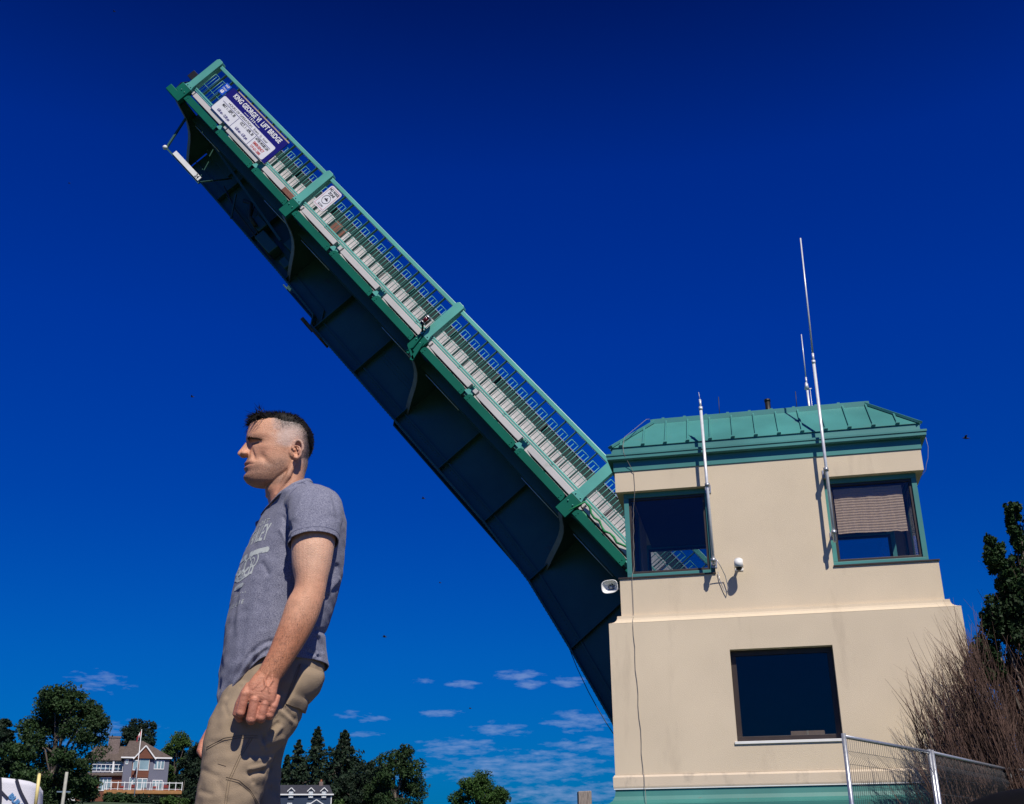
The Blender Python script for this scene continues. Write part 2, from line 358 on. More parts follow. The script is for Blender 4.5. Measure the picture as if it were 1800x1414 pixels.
# windows
def window(name, x0, x1, z0, z1, y, parent, side=None, outer=.085, inner=.05, green=True):
    """a framed pane; side None: in the plane y, else in the plane x = side running x0..x1 along y"""
    P = (lambda u, d, z: V(u, y+d, z)) if side is None else (lambda u, d, z: V(side+d*(1 if side < 0 else -1), u, z))
    def fr(a0, a1, b0, b1, wd, d0, d1):
        mb = MB()
        for u0, u1, v0, v1 in ((a0, a1, b0, b0+wd), (a0, a1, b1-wd, b1), (a0, a0+wd, b0+wd+.0005, b1-wd-.0005), (a1-wd, a1, b0+wd+.0005, b1-wd-.0005)):
            mb.quadbox([P(u0, d0, v0), P(u1, d0, v0), P(u1, d1, v0), P(u0, d1, v0), P(u0, d0, v1), P(u1, d0, v1), P(u1, d1, v1), P(u0, d1, v1)])
        return mb
    wn = None
    if green: wn = fr(x0, x1, z0, z1, outer, 0, .12).build(name, TEAL, parent, .005); e = outer-.004
    else: e = 0
    s_ = fr(x0+e, x1-e, z0+e, z1-e, inner, .03, .10).build('sash' if green else name, BROWN, wn or parent, .004)
    g = e+inner-.004; mb = MB(); mb.quadbox([P(x0+g, .06, z0+g), P(x1-g, .06, z0+g), P(x1-g, .066, z0+g), P(x0+g, .066, z0+g), P(x0+g, .06, z1-g), P(x1-g, .06, z1-g), P(x1-g, .066, z1-g), P(x0+g, .066, z1-g)])
    mb.build('pane', GLASS, wn or s_)
    return wn or s_
window('window', -1.985, -.462, 4.952, 6.508, 19.13, T)
wr = window('window', 1.502, 3.045, 4.952, 6.508, 19.13, T)
window('window', 19.255, 20.595, 4.952, 6.508, 0, T, side=-1.985)
window('window', 19.255, 20.595, 4.952, 6.508, 0, T, side=3.045)
window('window', -1.985, -.462, 4.952, 6.508, 22.75, T); window('window', 1.502, 3.045, 4.952, 6.508, 22.75, T)
lw = window('window', -.328, 1.308, 2.145, 3.598, 18.93, T, inner=.085, green=False)
MB().box(-.37, 1.32, 18.775, 18.94, 2.10, 2.142).build('window_sill', WHITE, T, .004)
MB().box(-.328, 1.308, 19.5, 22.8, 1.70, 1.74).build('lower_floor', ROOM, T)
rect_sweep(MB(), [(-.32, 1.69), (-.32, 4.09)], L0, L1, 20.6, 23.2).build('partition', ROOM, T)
# pleated blind in the right window
bl = MB(); nP = 34; rows = []
for i in range(nP+1):
    z = 6.34-i*(6.34-5.545)/nP; k = (i % 2)*.007
    rows.append([(1.66+(2.80-1.66)*j/20, 19.235+k+.005*math.sin(j*.9+i*.2)+.003*math.sin(j*2.3), z+.006*math.sin(j*.35)+.0015*math.sin(j*1.9+i)-(.02 if j > 17 and i > 30 else 0)) for j in range(21)])
bl.skin(rows, close=False, smooth=False).skin([[(p[0], p[1]+.004, p[2]) for p in r] for r in rows], close=False, smooth=False)
bl.build('blind', mat('tan_blind_fabric', (.85, .60, .42), .9, .1, 30, .1), wr)
MB().box(1.64, 2.84, 19.225, 19.28, 6.345, 6.385).build('blind_rail', BROWN, wr)
# things on the tower
bx_ = MB().box(.52, 1.05, 19.05, 19.35, 2.15, 2.30).build('cardboard_box', mat('brown_cardboard', (.42, .28, .17), .9, .1), None, .006, (.78, 19.2, 2.15))
tag(bx_, 'brown cardboard box lying behind the lower tower window', 'box')
MB().box(.77, .80, 19.046, 19.354, 2.147, 2.303).build('box_tape', mat('tan_tape', (.5, .4, .26), .4), bx_)
def antenna(name, label, x, y, z0, zm, zt, rm, rw, br, mats=(ALU, ALU), lean=0.0):
    a = thing(name, label, 'antenna', (x, y, z0), 'radio antennas on the tower')
    MB().tube([(x, y, z0), (x+lean*.3, y, zm)], rm, 10).build('mast', mats[0], a)
    w_ = MB(); w_.tube([(x+lean*.3, y, zm), (x+lean*.3, y, zm+.06)], rm*1.25, 10); w_.tube([(x+lean*.3, y, zm+.06), (x+lean*.36, y, zm+.2)], rm*.75, 8)
    w_.tube([(x+lean*.36, y, zm+.2), (x+lean, y, zt)], [rw, rw*.75], 8)
    w_.build('whip', mats[1], a)
    for bz, yw in br:
        b_ = MB().box(x-.03, x+.03, y+.0, yw, bz-.02, bz+.02); b_.tube([(x, y, bz-.03), (x, y, bz+.03)], rm*1.7, 10); b_.box(x-.05, x+.05, yw-.012, yw, bz-.07, bz+.07)
        b_.build('bracket', GALV, a)
    return a
a1 = antenna('radio_antenna', 'tallest white whip antenna on the mast beside the window with the blind', 1.545, 18.74, 5.28, 8.55, 11.12, .027, .017, [(5.45, 19.0), (6.56, 18.995)], lean=.06)
a2 = antenna('radio_antenna', 'silver mast with thin whip antenna beside the tower window left of the camera', -.475, 18.74, 5.02, 7.85, 8.2, .027, .005, [(5.1, 19.0), (6.44, 18.995)], lean=-.02)
MB().tube([(-.49, 18.74, 8.02), (-.49, 18.74, 8.06)], .012, 8).build('loading_coil', ALU, a2)
a3 = antenna('radio_antenna', 'thin silver antenna standing on the tower roof just left of the tallest one', 1.56, 21, 8.05, 9.05, 10.2, .022, .012, [], lean=.02)
MB().tube([(1.56, 21, 9.0), (1.56, 21, 9.14)], [.05, .02], 10).tube([(1.62, 21, 8.1), (1.62, 21, 9.0)], .006, 6).tube([(1.58, 21, 9.0), (1.65, 21, 9.0)], .012, 6).build('collar', ALU, a3)
for x, zt, lb in ((-.18, 9.0, 'thin dark rod antenna on the tower roof left of the black vent pipe'), (1.325, 8.97, 'thin dark rod antenna on the tower roof right of the black vent pipe')):
    a = thing('rod_antenna', lb, 'antenna', (x, 21, 8.06), 'radio antennas on the tower')
    MB().tube([(x, 21, 8.06), (x, 21, 8.55)], .02, 8).build('base_tube', ALU, a)
    MB().tube([(x, 21, 8.55), (x+.01, 21, zt)], .007, 6).build('rod', CABLE, a)
def cable(pts, r, label, name='cable', m=CABLE, n=6):
    o = MB().tube(pts, r, n).build(name, m, None, 0, pts[0]); return tag(o, label, 'cable')
cable([(-.42, 18.75, 5.1), (-.36, 18.83, 5.0), (-.30, 18.93, 4.86), (-.27, 18.95, 4.66), (-.30, 18.96, 4.56), (-.34, 18.97, 4.62), (-.40, 18.97, 4.80), (-.42, 18.97, 4.95)], .007, 'loose grey cable loop hanging below the left antenna mast', m=GALV)
pts = [(-1.47, 19.6, 8.1), (-1.52, 19.5, 8.06), (-1.90, 19.0, 7.55), (-1.93, 18.93, 7.36), (-1.915, 18.86, 7.2), (-1.88, 18.9, 7.1), (-1.80, 18.96, 6.93), (-1.765, 18.985, 6.85), (-1.76, 18.985, 6.6), (-1.765, 18.985, 6.5), (-1.80, 19.08, 6.3)]
for i in range(12): pts.append((-1.82+.008*math.sin(i*2.1)-.004*i, 19.1, 6.2-i*.1))
pts += [(-1.885, 18.97, 4.98), (-1.89, 18.97, 4.9), (-1.895, 18.975, 4.35), (-1.9, 18.94, 4.25), (-1.9, 18.80, 4.16), (-1.9, 18.785, 4.05)]
for i in range(12): pts.append((-1.9+.010*math.sin(i*1.7)+.004*i, 18.785, 3.9-i*.19))
pts += [(-1.84, 18.75, 1.66), (-1.84, 18.74, 1.5), (-1.83, 18.72, 1.4), (-1.82, 18.62, 1.24), (-1.82, 18.56, 1.15), (-1.8, 18.7, .2)]
cable(pts, .0045, 'thin grey cable running down the left edge of the tower', m=mat('grey_cable', (.24, .22, .20), .6))
cable([(3.27, 18.95, 7.1), (3.29, 18.95, 6.9), (3.26, 18.96, 6.7), (3.22, 18.97, 6.6), (3.2, 19.0, 6.5), (3.12, 19.08, 6.42), (3.06, 19.1, 6.3)], .004, 'short grey cable hanging from the right end of the gutter', m=mat('pale_cable', (.3, .3, .28), .6))
# security camera
c = thing('security_camera', 'small white dome security camera on the upper tower wall', 'camera', (-.06, 19, 5.02))
MB().box(-.13, .01, 18.985, 19.0, 4.95, 5.13).box(-.08, -.04, 18.80, 18.984, 5.03, 5.07).build('wall_bracket', WHITE, c, .004)
MB().tube([(-.06, 18.77, 5.09), (-.06, 18.77, 4.955)], [.072, .075], 20).tube([(-.06, 18.77, 5.11), (-.06, 18.77, 5.09)], [.05, .072], 20).build('housing', WHITE, c)
MB().ball((-.06, 18.77, 4.95), .052, 8).build('lens_dome', BLACK, c)
# horn loudspeaker on the left side, facing the camera
h = thing('horn_loudspeaker', 'white horn loudspeaker fixed to the left corner of the tower', 'loudspeaker', (-2.30, 19.25, 4.83))
fx = V(-.25, -.93, -.12).normalized(); hx = V(.93, -.25, .02); hx = (hx-fx*hx.dot(fx)).normalized(); hz = hx.cross(fx)*-1
if hz.z < 0: hz = -hz
HC = V(-2.30, 19.08, 4.825)
def supell(c_, a, b, n=28, p=3.0):
    out = []
    for k in range(n):
        t = 2*math.pi*k/n; ct, st = math.cos(t), math.sin(t)
        out.append(c_+hx*a*math.copysign(abs(ct)**(2/p), ct)+hz*b*math.copysign(abs(st)**(2/p), st))
    return out
MB().skin([supell(HC, .152, .115), supell(HC+fx*.012, .156, .118), supell(HC+fx*.012, .142, .105), supell(HC-fx*.01, .136, .100), supell(HC-fx*.07, .075, .055), supell(HC-fx*.14, .04, .035), supell(HC-fx*.14, .05, .045), supell(HC-fx*.06, .09, .068), supell(HC, .150, .113)], cap0=False, cap1=False).build('horn', WHITE, h)
MB().tube([HC-fx*.15, HC-fx*.07, HC-fx*.05, HC-fx*.045], [.03, .03, .022, .008], 14).build('driver_plug', GALV, h)
MB().tube([HC-fx*.13, HC-fx*.27], .05, 14).build('driver', WHITE, h)
MB().bar(HC-fx*.2, V(-2.09, 19.32, 4.8), .04, .03, (0, 0, 1)).build('bracket', GALV, h)
# ------------------------------------------------------------------ raised bascule leaf
BE = R(50.44); BAX = V(-math.cos(BE), 0, math.sin(BE)); BN = V(math.sin(BE), 0, math.cos(BE)); BO = V(-2.6906, 24, 8.7479)
def L(s, y, n): return BO+BAX*s+BN*n+V(0, y-24.0, 0)
def lbox(mb, s0, s1, y0, y1, n0, n1):
    return mb.quadbox([L(s0, y0, n0), L(s1, y0, n0), L(s1, y1, n0), L(s0, y1, n0), L(s0, y0, n1), L(s1, y0, n1), L(s1, y1, n1), L(s0, y1, n1)])
LEAF = thing('bascule_bridge', 'raised green steel lift bridge leaf with railing rising behind the tower', 'bridge', tuple(L(-5.5, 28, -2.0)))
S0, S1 = -5.75, 17.45
YG, YF = 26.4, 34.2      # near and far girder
pitch = 5.8/3
def gbot(s):             # bottom edge of the near girder
    pts = [(-6, -4.5), (-3.9, -3.85), (-1.9, -3.46), (0, -3.14), (2, -3.0), (9.8, -2.98), (10.0, -2.74), (12, -2.66), (17.5, -2.60)]
    for (a, b), (c, d) in zip(pts, pts[1:]):
        if s <= c: return b+(d-b)*(s-a)/(c-a)
    return pts[-1][1]
NT = -1.42               # girder top / underside of the deck
ss = [-5.75, -5, -4.4, -3.8, -3, -2.4, -1.9, -1, 0, 1, 2, 4, 6, 8, 9.79, 10.01, 12, 14, 16.0, 17.3]
def girder(y, mats, dn, parent=LEAF, stiff=True):
    g = MB(); ra = []
    for s in ss: ra.append([L(s, y-.01, gbot(s)+dn), L(s, y+.01, gbot(s)+dn), L(s, y+.01, NT), L(s, y-.01, NT)])
    g.skin(ra, smooth=False); go = g.build('girder', mats, parent)
    f = MB(); rb = []
    for s in ss: b = gbot(s)+dn; rb.append([L(s, y-.26, b-.05), L(s, y+.26, b-.05), L(s, y+.26, b), L(s, y-.26, b)])
    f.skin(rb, smooth=False).build('bottom_flange', mats, go, .006)
    if stiff:
        k = -3
        while k*pitch < 16:
            s = k*pitch+.02
            if s > -5.7:
                st = MB(); b = gbot(s)+dn; lbox(st, s-.012, s+.012, y-.20, y-.0101, b+.002, NT-.01)
                st.build('stiffener', mats, go)
            k += 1
        ln = MB()
        for a, c in zip(ss[:-1], ss[1:]):
            pa, pc = L(a, y-.05, gbot(a)+dn+.28), L(c, y-.05, gbot(c)+dn+.28); ln.bar(pa, pc, .03, .08)
        ln.build('longitudinal_angle', mats, go)
        rv = MB()
        for i in range(int((14-(-5))/.11)):
            s = -5+i*.11
            if 9.6 < s < 10.2: continue
            rv.ball(L(s, y-.17, gbot(s)+dn-.052), .016, 3)
            if s < 8: rv.ball(L(s, y-.012, gbot(s)+dn+.2), .014, 3)
        for j in range(3):
            for i in range(30): rv.ball(L(6.9-.9+.08*i*.9, y-.012, -2.0-j*.09), .014, 3)
        rv.build('rivet_row', mats, go)['kind'] = 'stuff'
    return go
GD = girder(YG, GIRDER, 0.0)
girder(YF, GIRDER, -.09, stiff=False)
# splice plate tip at the flange step, and small end plates
m_ = MB(); lbox(m_, 9.2, 10.1, YG-.30, YG+.30, -3.10, -3.035); lbox(m_, 9.95, 10.12, YG-.32, YG+.32, -3.13, -3.02); m_.build('splice_plate', mat('rusty_plate', (.10, .07, .04), .8, .3), GD, .004)
# deck, cross beams, machinery under the tip
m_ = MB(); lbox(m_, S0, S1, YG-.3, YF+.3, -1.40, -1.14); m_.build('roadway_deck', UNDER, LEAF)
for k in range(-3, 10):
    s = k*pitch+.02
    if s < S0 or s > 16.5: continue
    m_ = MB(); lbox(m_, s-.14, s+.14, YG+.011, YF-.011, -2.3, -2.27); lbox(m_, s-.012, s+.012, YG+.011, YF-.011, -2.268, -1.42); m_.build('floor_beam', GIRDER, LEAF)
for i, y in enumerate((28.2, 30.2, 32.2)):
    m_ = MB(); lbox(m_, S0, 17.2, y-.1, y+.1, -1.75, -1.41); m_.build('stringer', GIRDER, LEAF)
m_ = MB()
m_.bar(L(16.6, 25.5, -1.62), L(12.6, 26.0, -2.05), .07, .05); m_.bar(L(14.9, 25.9, -2.1), L(14.3, 25.9, -2.7), .05, .05)
m_.build('tip_pipe', GIRDER, LEAF)
for s, n0, n1, ln in ((13.6, -2.35, -2.0, .5), (12.9, -2.55, -2.2, .8), (12.2, -2.05, -1.75, .5), (11.9, -2.5, -2.25, .35)):
    m_ = MB(); lbox(m_, s-ln/2, s+ln/2, YG-.42, YG-.03, n0, n1); m_.build('lock_machinery_box', GIRDER, LEAF, .03)
m_ = MB(); m_.tube([L(15.6, 26.1, -2.2), L(14.6, 26.1, -2.42), L(13.4, 26.1, -2.5), L(12.4, 26.1, -2.6)], .025, 6).tube([L(14.2, 26.0, -1.9), L(13.9, 26.0, -2.3), L(13.0, 26.0, -2.45)], .02, 6).tube([L(14.6, 26.0, -2.05), L(14.3, 25.95, -1.95), L(13.9, 25.9, -2.25), L(13.5, 25.9, -2.3)], .06, 8); m_.build('hydraulic_hose', UNDER, LEAF)
m_ = MB(); m_.tube([L(-2.0, 26, -3.52), L(-2.4, 26, -3.66), L(-2.98, 26, -3.82), L(-3.4, 26, -3.91), L(-3.8, 26, -3.98), L(-4.3, 26, -4.04), L(-5.3, 26, -4.12)], .010, 6); m_.build('hanging_hose', UNDER, LEAF)
m_ = MB(); lbox(m_, 16.0, 17.45, YG-.1, YF+.1, -1.9, -1.41); m_.build('end_floor_beam', GIRDER, LEAF)
# walkway: slab, fascia beams, curb wall
m_ = MB(); lbox(m_, S0, 17.35, 24.14, YG-.31, -1.36, -1.26); m_.build('walkway_deck', UNDER, LEAF)
m_ = MB(); lbox(m_, S0, 17.3, 24.9, 25.02, -1.62, -1.365); lbox(m_, S0, 17.3, 25.5, 25.62, -1.62, -1.365); m_.build('walkway_stringer', GIRDER, LEAF)
POSTS = [-5.8, 0.0, 5.8, 11.6, 17.35]
RUST = worn('rust_stained_concrete', (.20, .085, .06), (.34, .20, .15), .9, 6.)
for pi in range(4):
    for k in range(3):
        a = POSTS[pi]+k*pitch; b = a+pitch
        if pi == 3: a = POSTS[3]+k*5.75/3; b = a+5.75/3
        a0 = a+(.20 if k == 0 else .06); b0 = b-(.20 if k == 2 else .06)
        # fascia beam: a plate with rounded upper corners and a lower lip
        fb = MB(); c_ = .12; P = [(a0, -1.435), (b0, -1.435), (b0, -1.36)]
        P += [(b0-c_*(1-math.cos(t)), -1.36+c_*math.sin(t)) for t in (R(30), R(60), R(90))] + [(a0+c_*(1-math.cos(t)), -1.36+c_*math.sin(t)) for t in (R(90), R(60), R(30))] + [(a0, -1.36)]
        fb.prism([L(s, 23.93, n) for s, n in P], (0, .014, 0)); lbox(fb, a0, b0, 23.945, 24.1, -1.441, -1.429)
        fo = fb.build('fascia_beam', BGREEN, LEAF)
        bo = MB()
        for q in (a0+.1, b0-.1):
            for nn in (-1.40, -1.33): bo.ball(L(q, 23.928, nn), .014, 4)
        bo.build('bolt_group', BGREEN, fo)
        br_ = MB(); lbox(br_, b0-.04, b0+.16, 24.1, 24.16, -1.36, -1.03) if k < 2 else None
        if k < 2:
            br_.prism([L(b0-.05, 23.95, -1.30), L(b0+.17, 23.95, -1.30), L(b0+.10, 23.95, -1.19), L(b0+.03, 23.95, -1.17)], (0, .012, 0)); br_.build('hanger_plate', BTEAL, LEAF)
        e0 = a+(.14 if k == 0 else .10); e1 = b-(.30 if k == 2 else .22)
        rust_here = (pi == 3 and k == 0)
        m_ = MB(); lbox(m_, e0 if not rust_here else e0+.55, e1, 23.975, 24.5, -1.19, -1.045); m_.build('walkway_edge_slab', CONC, LEAF, .008)
        if rust_here: m_ = MB(); lbox(m_, e0, e0+.549, 23.975, 24.5, -1.19, -1.045); m_.build('walkway_edge_slab', RUST, LEAF, .008)
        elif k != 0:
            m_ = MB(); lbox(m_, e1+.05, e1+.17, 23.985, 24.4, -1.17, -1.06); m_.build('walkway_edge_slab', CONC, LEAF, .008)
        # concrete curb wall between roadway and walkway
        w0, w1 = a+.03, b-.03
        lw_ = MB(); lbox(lw_, w0 if not rust_here else w0+.6, w1, YG-.02, YG+.2, -1.05, -.40); lbox(lw_, w0 if not rust_here else w0+.6, w1-.05, YG-.06, YG-.021, -1.05, -.66)
        cw = lw_.build('curb_wall', CONC, LEAF, .008)
        if rust_here: m_ = MB(); lbox(m_, w0, w0+.599, YG-.02, YG+.2, -1.05, -.40); m_.build('curb_wall', RUST, LEAF, .008)
        if k % 2 == 0:
            m_ = MB(); m_.tube([L(a+.3, 25.0, -1.66), L(b-.25, 25.0, -1.66)], .012, 6); m_.build('conduit', ALU, LEAF)
m_ = MB(); lbox(m_, S0, 17.3, YG-.01, YG+.19, -1.139, -1.06); m_.build('curb_base', UNDER, LEAF)
# steel traffic barrier above the curb wall
m_ = MB(); lbox(m_, S0, 17.3, YG+.06, YG+.16, -.398, -.15)
m_.build('traffic_barrier', worn('barrier_green_paint', (.003, .026, .023), (.015, .03, .025), .6), LEAF, .006)
m_ = MB(); lbox(m_, S0, 17.3, YG+.04, YG+.18, -.148, -.118); m_.build('barrier_cap', GALV, LEAF)
for k in range(-3, 9):
    s = k*pitch+.97; m_ = MB(); lbox(m_, s-.05, s+.05, YG-.03, YG+.055, -.398, -.13); m_.build('barrier_post', UNDER, LEAF)
# railing: box posts, rails, balusters, picket frames
DKT = worn('baluster_green_paint', (.03, .15, .13), (.04, .07, .06), .45, 6.)
for i, s in enumerate(POSTS):
    if i == 0: continue
    p = MB(); P = [(s-.13, -1.10), (s+.13, -1.10), (s+.13, .06), (s+.08, .13), (s-.09, .13), (s-.13, .08)]
    p.prism([L(a, 23.90, b) for a, b in P], (0, .20, 0)); po = p.build('railing_post', BTEAL, LEAF, .008)
    c_ = MB(); P = [(s-.17, -1.12), (s+.17, -1.12), (s+.13, -1.0), (s-.13, -1.0)]
    c_.prism([L(a, 23.893, b) for a, b in P], (0, .12, 0))
    for q in (-.08, .08):
        for nn in (-1.06, -1.3): c_.ball(L(s+q, 23.885, nn), .018, 4)
    c_.build('post_collar', BTEAL, po)
    # cantilever bracket: end block, tapering web, flange
    b_ = MB(); lbox(b_, s-.17, s+.17, 23.90, 24.06, -1.62, -1.125) if i != 2 else lbox(b_, s-.19, s+.15, 23.90, 24.06, -1.56, -1.125)
    bo = b_.build('bracket_end_plate', BGREEN, LEAF, .01)
    prof = [(24.061, -1.62), (24.33, -1.665), (24.7, -1.71), (25.03, -1.79), (25.3, -1.90), (25.52, -2.03), (25.75, -2.2), (25.98, -2.37), (26.2, -2.52), (26.39, -2.64)]
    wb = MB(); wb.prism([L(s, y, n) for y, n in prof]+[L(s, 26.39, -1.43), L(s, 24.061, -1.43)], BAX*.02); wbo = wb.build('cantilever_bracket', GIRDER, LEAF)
    fl = MB(); fl.skin([[L(s-.055, y, n), L(s+.085, y, n), L(s+.085, y, n-.025), L(s-.055, y, n-.025)] for y, n in prof], smooth=False); fl.build('bracket_flange', FLANGE, wbo)
    if i == 2:
        t_ = MB(); t_.bar(L(s-.1, 23.9, -1.25), L(s-.28, 23.9, -1.75), .09, .05); t_.bar(L(s+.12, 23.92, -1.2), L(s-.05, 23.92, -1.7), .07, .05); t_.bar(L(s-.3, 23.9, -1.70), L(s+.1, 23.9, -1.55), .05, .05)
        t_.tube([L(s+.1, 23.9, -1.0), L(s+.02, 23.87, -1.2), L(s-.05, 23.88, -1.5), L(s+.02, 23.9, -1.7)], .018, 6)
        t_.build('light_bracket', BGREEN, bo)
nb = 15
for pi in range(4):
    a, b = POSTS[pi]+.13, POSTS[pi+1]-.13
    pan = bpy.data.objects.new('railing_panel', None); COL.objects.link(pan); pan.parent = LEAF
    m_ = MB(); lbox(m_, a, b, 23.945, 24.055, -.055, .055); m_.build('top_rail', BTEAL, pan, .012)
    m_ = MB(); lbox(m_, a, b, 23.955, 24.0, -.98, -.935); lbox(m_, a, b, 23.97, 24.03, -1.032, -.995); m_.build('bottom_rail', BTEAL, pan, .006)
    pt = (b-a)/nb
    for j in range(nb):
        s = a+pt*(j+1) if j < nb-1 else None
        if s is not None:
            m_ = MB(); lbox(m_, s-.007, s+.007, 23.965, 24.05, -.934, -.056); m_.build('baluster', DKT, pan)
        c0 = a+pt*j+.05; c2 = a+pt*(j+1)-.05; cm = (c0+c2)/2
        m_ = MB()
        for q, tp in ((c0+.02, -.25), (cm, -.29), (c2-.02, -.25)): m_.tube([L(q, 23.99, -.936), L(q, 23.99, tp)], .0085, 5)
        m_.tube([L(c0+.02, 23.99, -.25), L(c2-.02, 23.99, -.25)], .0085, 5); m_.tube([L(c0-.04, 23.99, -.70), L(c2+.04, 23.99, -.70)], .007, 5)
        m_.build('picket_frame', BTEAL, pan)
# far railing
for pi in range(4):
    a, b = POSTS[pi], POSTS[pi+1]
    m_ = MB(); lbox(m_, a, b, 36.5, 36.6, -.06, .05); lbox(m_, a-.12, a+.12, 36.45, 36.65, -1.5, .13); lbox(m_, a, b, 36.5, 36.55, -1.0, -.95)
    for j in range(44):
        s = a+(b-a)*(j+.5)/44; lbox(m_, s-.01, s+.01, 36.52, 36.54, -.95, -.06)
    m_.build('far_railing', BTEAL, LEAF)
m_ = MB(); lbox(m_, S0, 17.4, YF+.31, 36.62, -1.36, -1.2); m_.build('far_walkway', UNDER, LEAF)
# hanging gauge board and lamp at the tip
m_ = MB(); m_.bar(L(17.2, 24.62, -1.74), L(16.50, 24.35, -2.76), .06, .05); m_.bar(L(16.52, 24.35, -2.76), L(14.68, 24.35, -2.74), .05, .05); m_.bar(L(15.2, 25.6, -1.9), L(14.72, 24.36, -2.72), .04, .04)
ho = m_.build('board_hanger', GIRDER, LEAF)
m_ = MB(); m_.bar(L(16.13, 24.31, -2.67), L(14.74, 24.31, -2.65), .14, .03); bd = m_.build('clearance_board', WHITE, ho, .004)
mk = MB(); put_text(mk, '24', .16, L(14.88, 24.293, -2.655), -BAX, BN, .005); mk.build('board_marking', CABLE, bd)
MB().ball(L(16.52, 24.32, -2.78), .07, 8).build('tip_lamp', WHITE, ho)
m_ = MB(); lbox(m_, 17.62, 17.95, 24.1, 24.4, -.88, -.62); lbox(m_, 17.48, 17.66, 24.15, 24.3, -1.05, -.75); m_.tube([L(17.7, 24.2, -.85), L(17.98, 24.2, -1.15), L(17.9, 24.2, -1.5), L(17.6, 24.1, -1.6)], .02, 6); m_.build('tip_junction_box', BLACK, LEAF, .02)
m_ = MB(); lbox(m_, 17.35, 17.95, 23.95, 24.3, -1.62, -1.40); lbox(m_, 17.4, 17.75, 24.0, 24.15, -1.4, -1.1); m_.build('tip_end_plate', BGREEN, LEAF, .02)

# ------------------------------------------------------------------ signs and lamp hung on the railing
BLUE = mat('navy_sign_face', (.006, .006, .17), .75, .05, spec=.15); WSIGN = mat('white_sign_face', (.76, .76, .80), .4, .04)
INK = mat('black_sign_ink', (.02, .02, .03), .6); REDINK = mat('red_sign_ink', (.55, .04, .03), .6); BLUEINK = mat('blue_sign_ink', (.05, .04, .22), .6); WINK = mat('white_sign_ink', (.8, .8, .82), .6)
EXS = -BAX
def rrect(s0, s1, n0, n1, r, y):
    out = []
    for cx_, cy_, a0 in ((s1-r, n1-r, 0), (s0+r, n1-r, 90), (s0+r, n0+r, 180), (s1-r, n0+r, 270)):
        for k in range(5): t = R(a0+k*22.5); out.append(L(cx_+r*math.cos(t), y, cy_+r*math.sin(t)))
    return out
sg = thing('bridge_sign', 'large navy and white bridge name sign with opening hours on the raised railing', 'sign', tuple(L(14.8, 23.935, -.65)))
m_ = MB(); m_.prism(rrect(13.35, 16.24, -1.04, -.16, .03, 23.935), (0, .02, 0)); m_.build('board', BLUE, sg)
m_ = MB(); m_.prism(rrect(13.5, 16.215, -1.03, -.50, .06, 23.929), (0, .0055, 0)); wp = m_.build('hours_panel', WSIGN, sg)
m_ = MB(); lbox(m_, 13.35, 16.0, 23.935, 23.965, -.155, -.12); m_.build('support_angle', mat('tan_angle', (.45, .36, .28), .6), sg)
m_ = MB(); put_text(m_, 'KING GEORGE VI  LIFT BRIDGE', .205, L(14.78, 23.931, -.295), EXS, BN, .006, .86)
put_text(m_, '——· 1 9 3 9 ·——', .10, L(14.85, 23.931, -.435), EXS, BN, .003, 1.0); m_.build('lettering', WINK, sg)
m_ = MB(); put_text(m_, 'HOURS OF OPERATION   Every  ½  hour', .098, L(14.86, 23.925, -.575), EXS, BN, .0, 1.18)
put_text(m_, 'MAY 1 - SEPT. 30', .125, L(15.68, 23.925, -.72), EXS, BN, .003, .72); put_text(m_, 'OCT. 1 - APR. 30', .125, L(14.72, 23.925, -.72), EXS, BN, .003, .72)
put_text(m_, 'AFTER HOURS ON', .11, L(13.93, 23.925, -.71), EXS, BN, .003, .68); m_.build('lettering', INK, wp)
m_ = MB(); put_text(m_, '6.00 am - 12.00 pm', .12, L(15.68, 23.925, -.92), EXS, BN, .003, .66); put_text(m_, '6.00 am - 6.00 pm', .12, L(14.72, 23.925, -.92), EXS, BN, .003, .70)
for a in (15.2, 14.29): lbox(m_, a-.006, a+.006, 23.9235, 23.925, -1.02, -.66)
lbox(m_, 13.6, 16.1, 23.9235, 23.925, -.645, -.635); m_.build('lettering', BLUEINK, wp)
m_ = MB(); put_text(m_, 'EMERGENCY', .115, L(13.93, 23.925, -.84), EXS, BN, .003, .78); put_text(m_, '519 631-5880', .11, L(13.93, 23.925, -.96), EXS, BN, .002, .78); m_.build('lettering', REDINK, wp)
sg = thing('channel_sign', 'small bright blue radio channel sign at the left end of the bridge name sign', 'sign', tuple(L(16.4, 23.935, -.4)))
m_ = MB(); m_.prism(rrect(16.29, 16.56, -.56, -.19, .02, 23.935), (0, .012, 0)); m_.build('board', mat('bright_blue_sign', (.01, .09, .55), .4, .05), sg)
m_ = MB(); put_text(m_, 'VHF', .11, L(16.425, 23.931, -.27), EXS, BN, .002, .9); put_text(m_, 'Channel', .07, L(16.425, 23.931, -.37), EXS, BN, .001, .85); put_text(m_, '68', .14, L(16.425, 23.931, -.475), EXS, BN, .006, .95); m_.build('lettering', WINK, sg)
sg = thing('no_wake_sign', 'white no wake zone sign with red border on the bridge railing', 'sign', tuple(L(11, 23.935, -.4)))
m_ = MB(); m_.prism(rrect(10.78, 11.26, -.80, -.09, .07, 23.935), (0, .015, 0)); m_.build('board', WSIGN, sg)
m_ = MB(); lbox(m_, 10.82, 11.22, 23.932, 23.9345, -.135, -.127); lbox(m_, 10.82, 11.22, 23.932, 23.9345, -.765, -.757); lbox(m_, 10.82, 10.828, 23.932, 23.9345, -.757, -.135); lbox(m_, 11.212, 11.22, 23.932, 23.9345, -.757, -.135); m_.build('border', REDINK, sg)
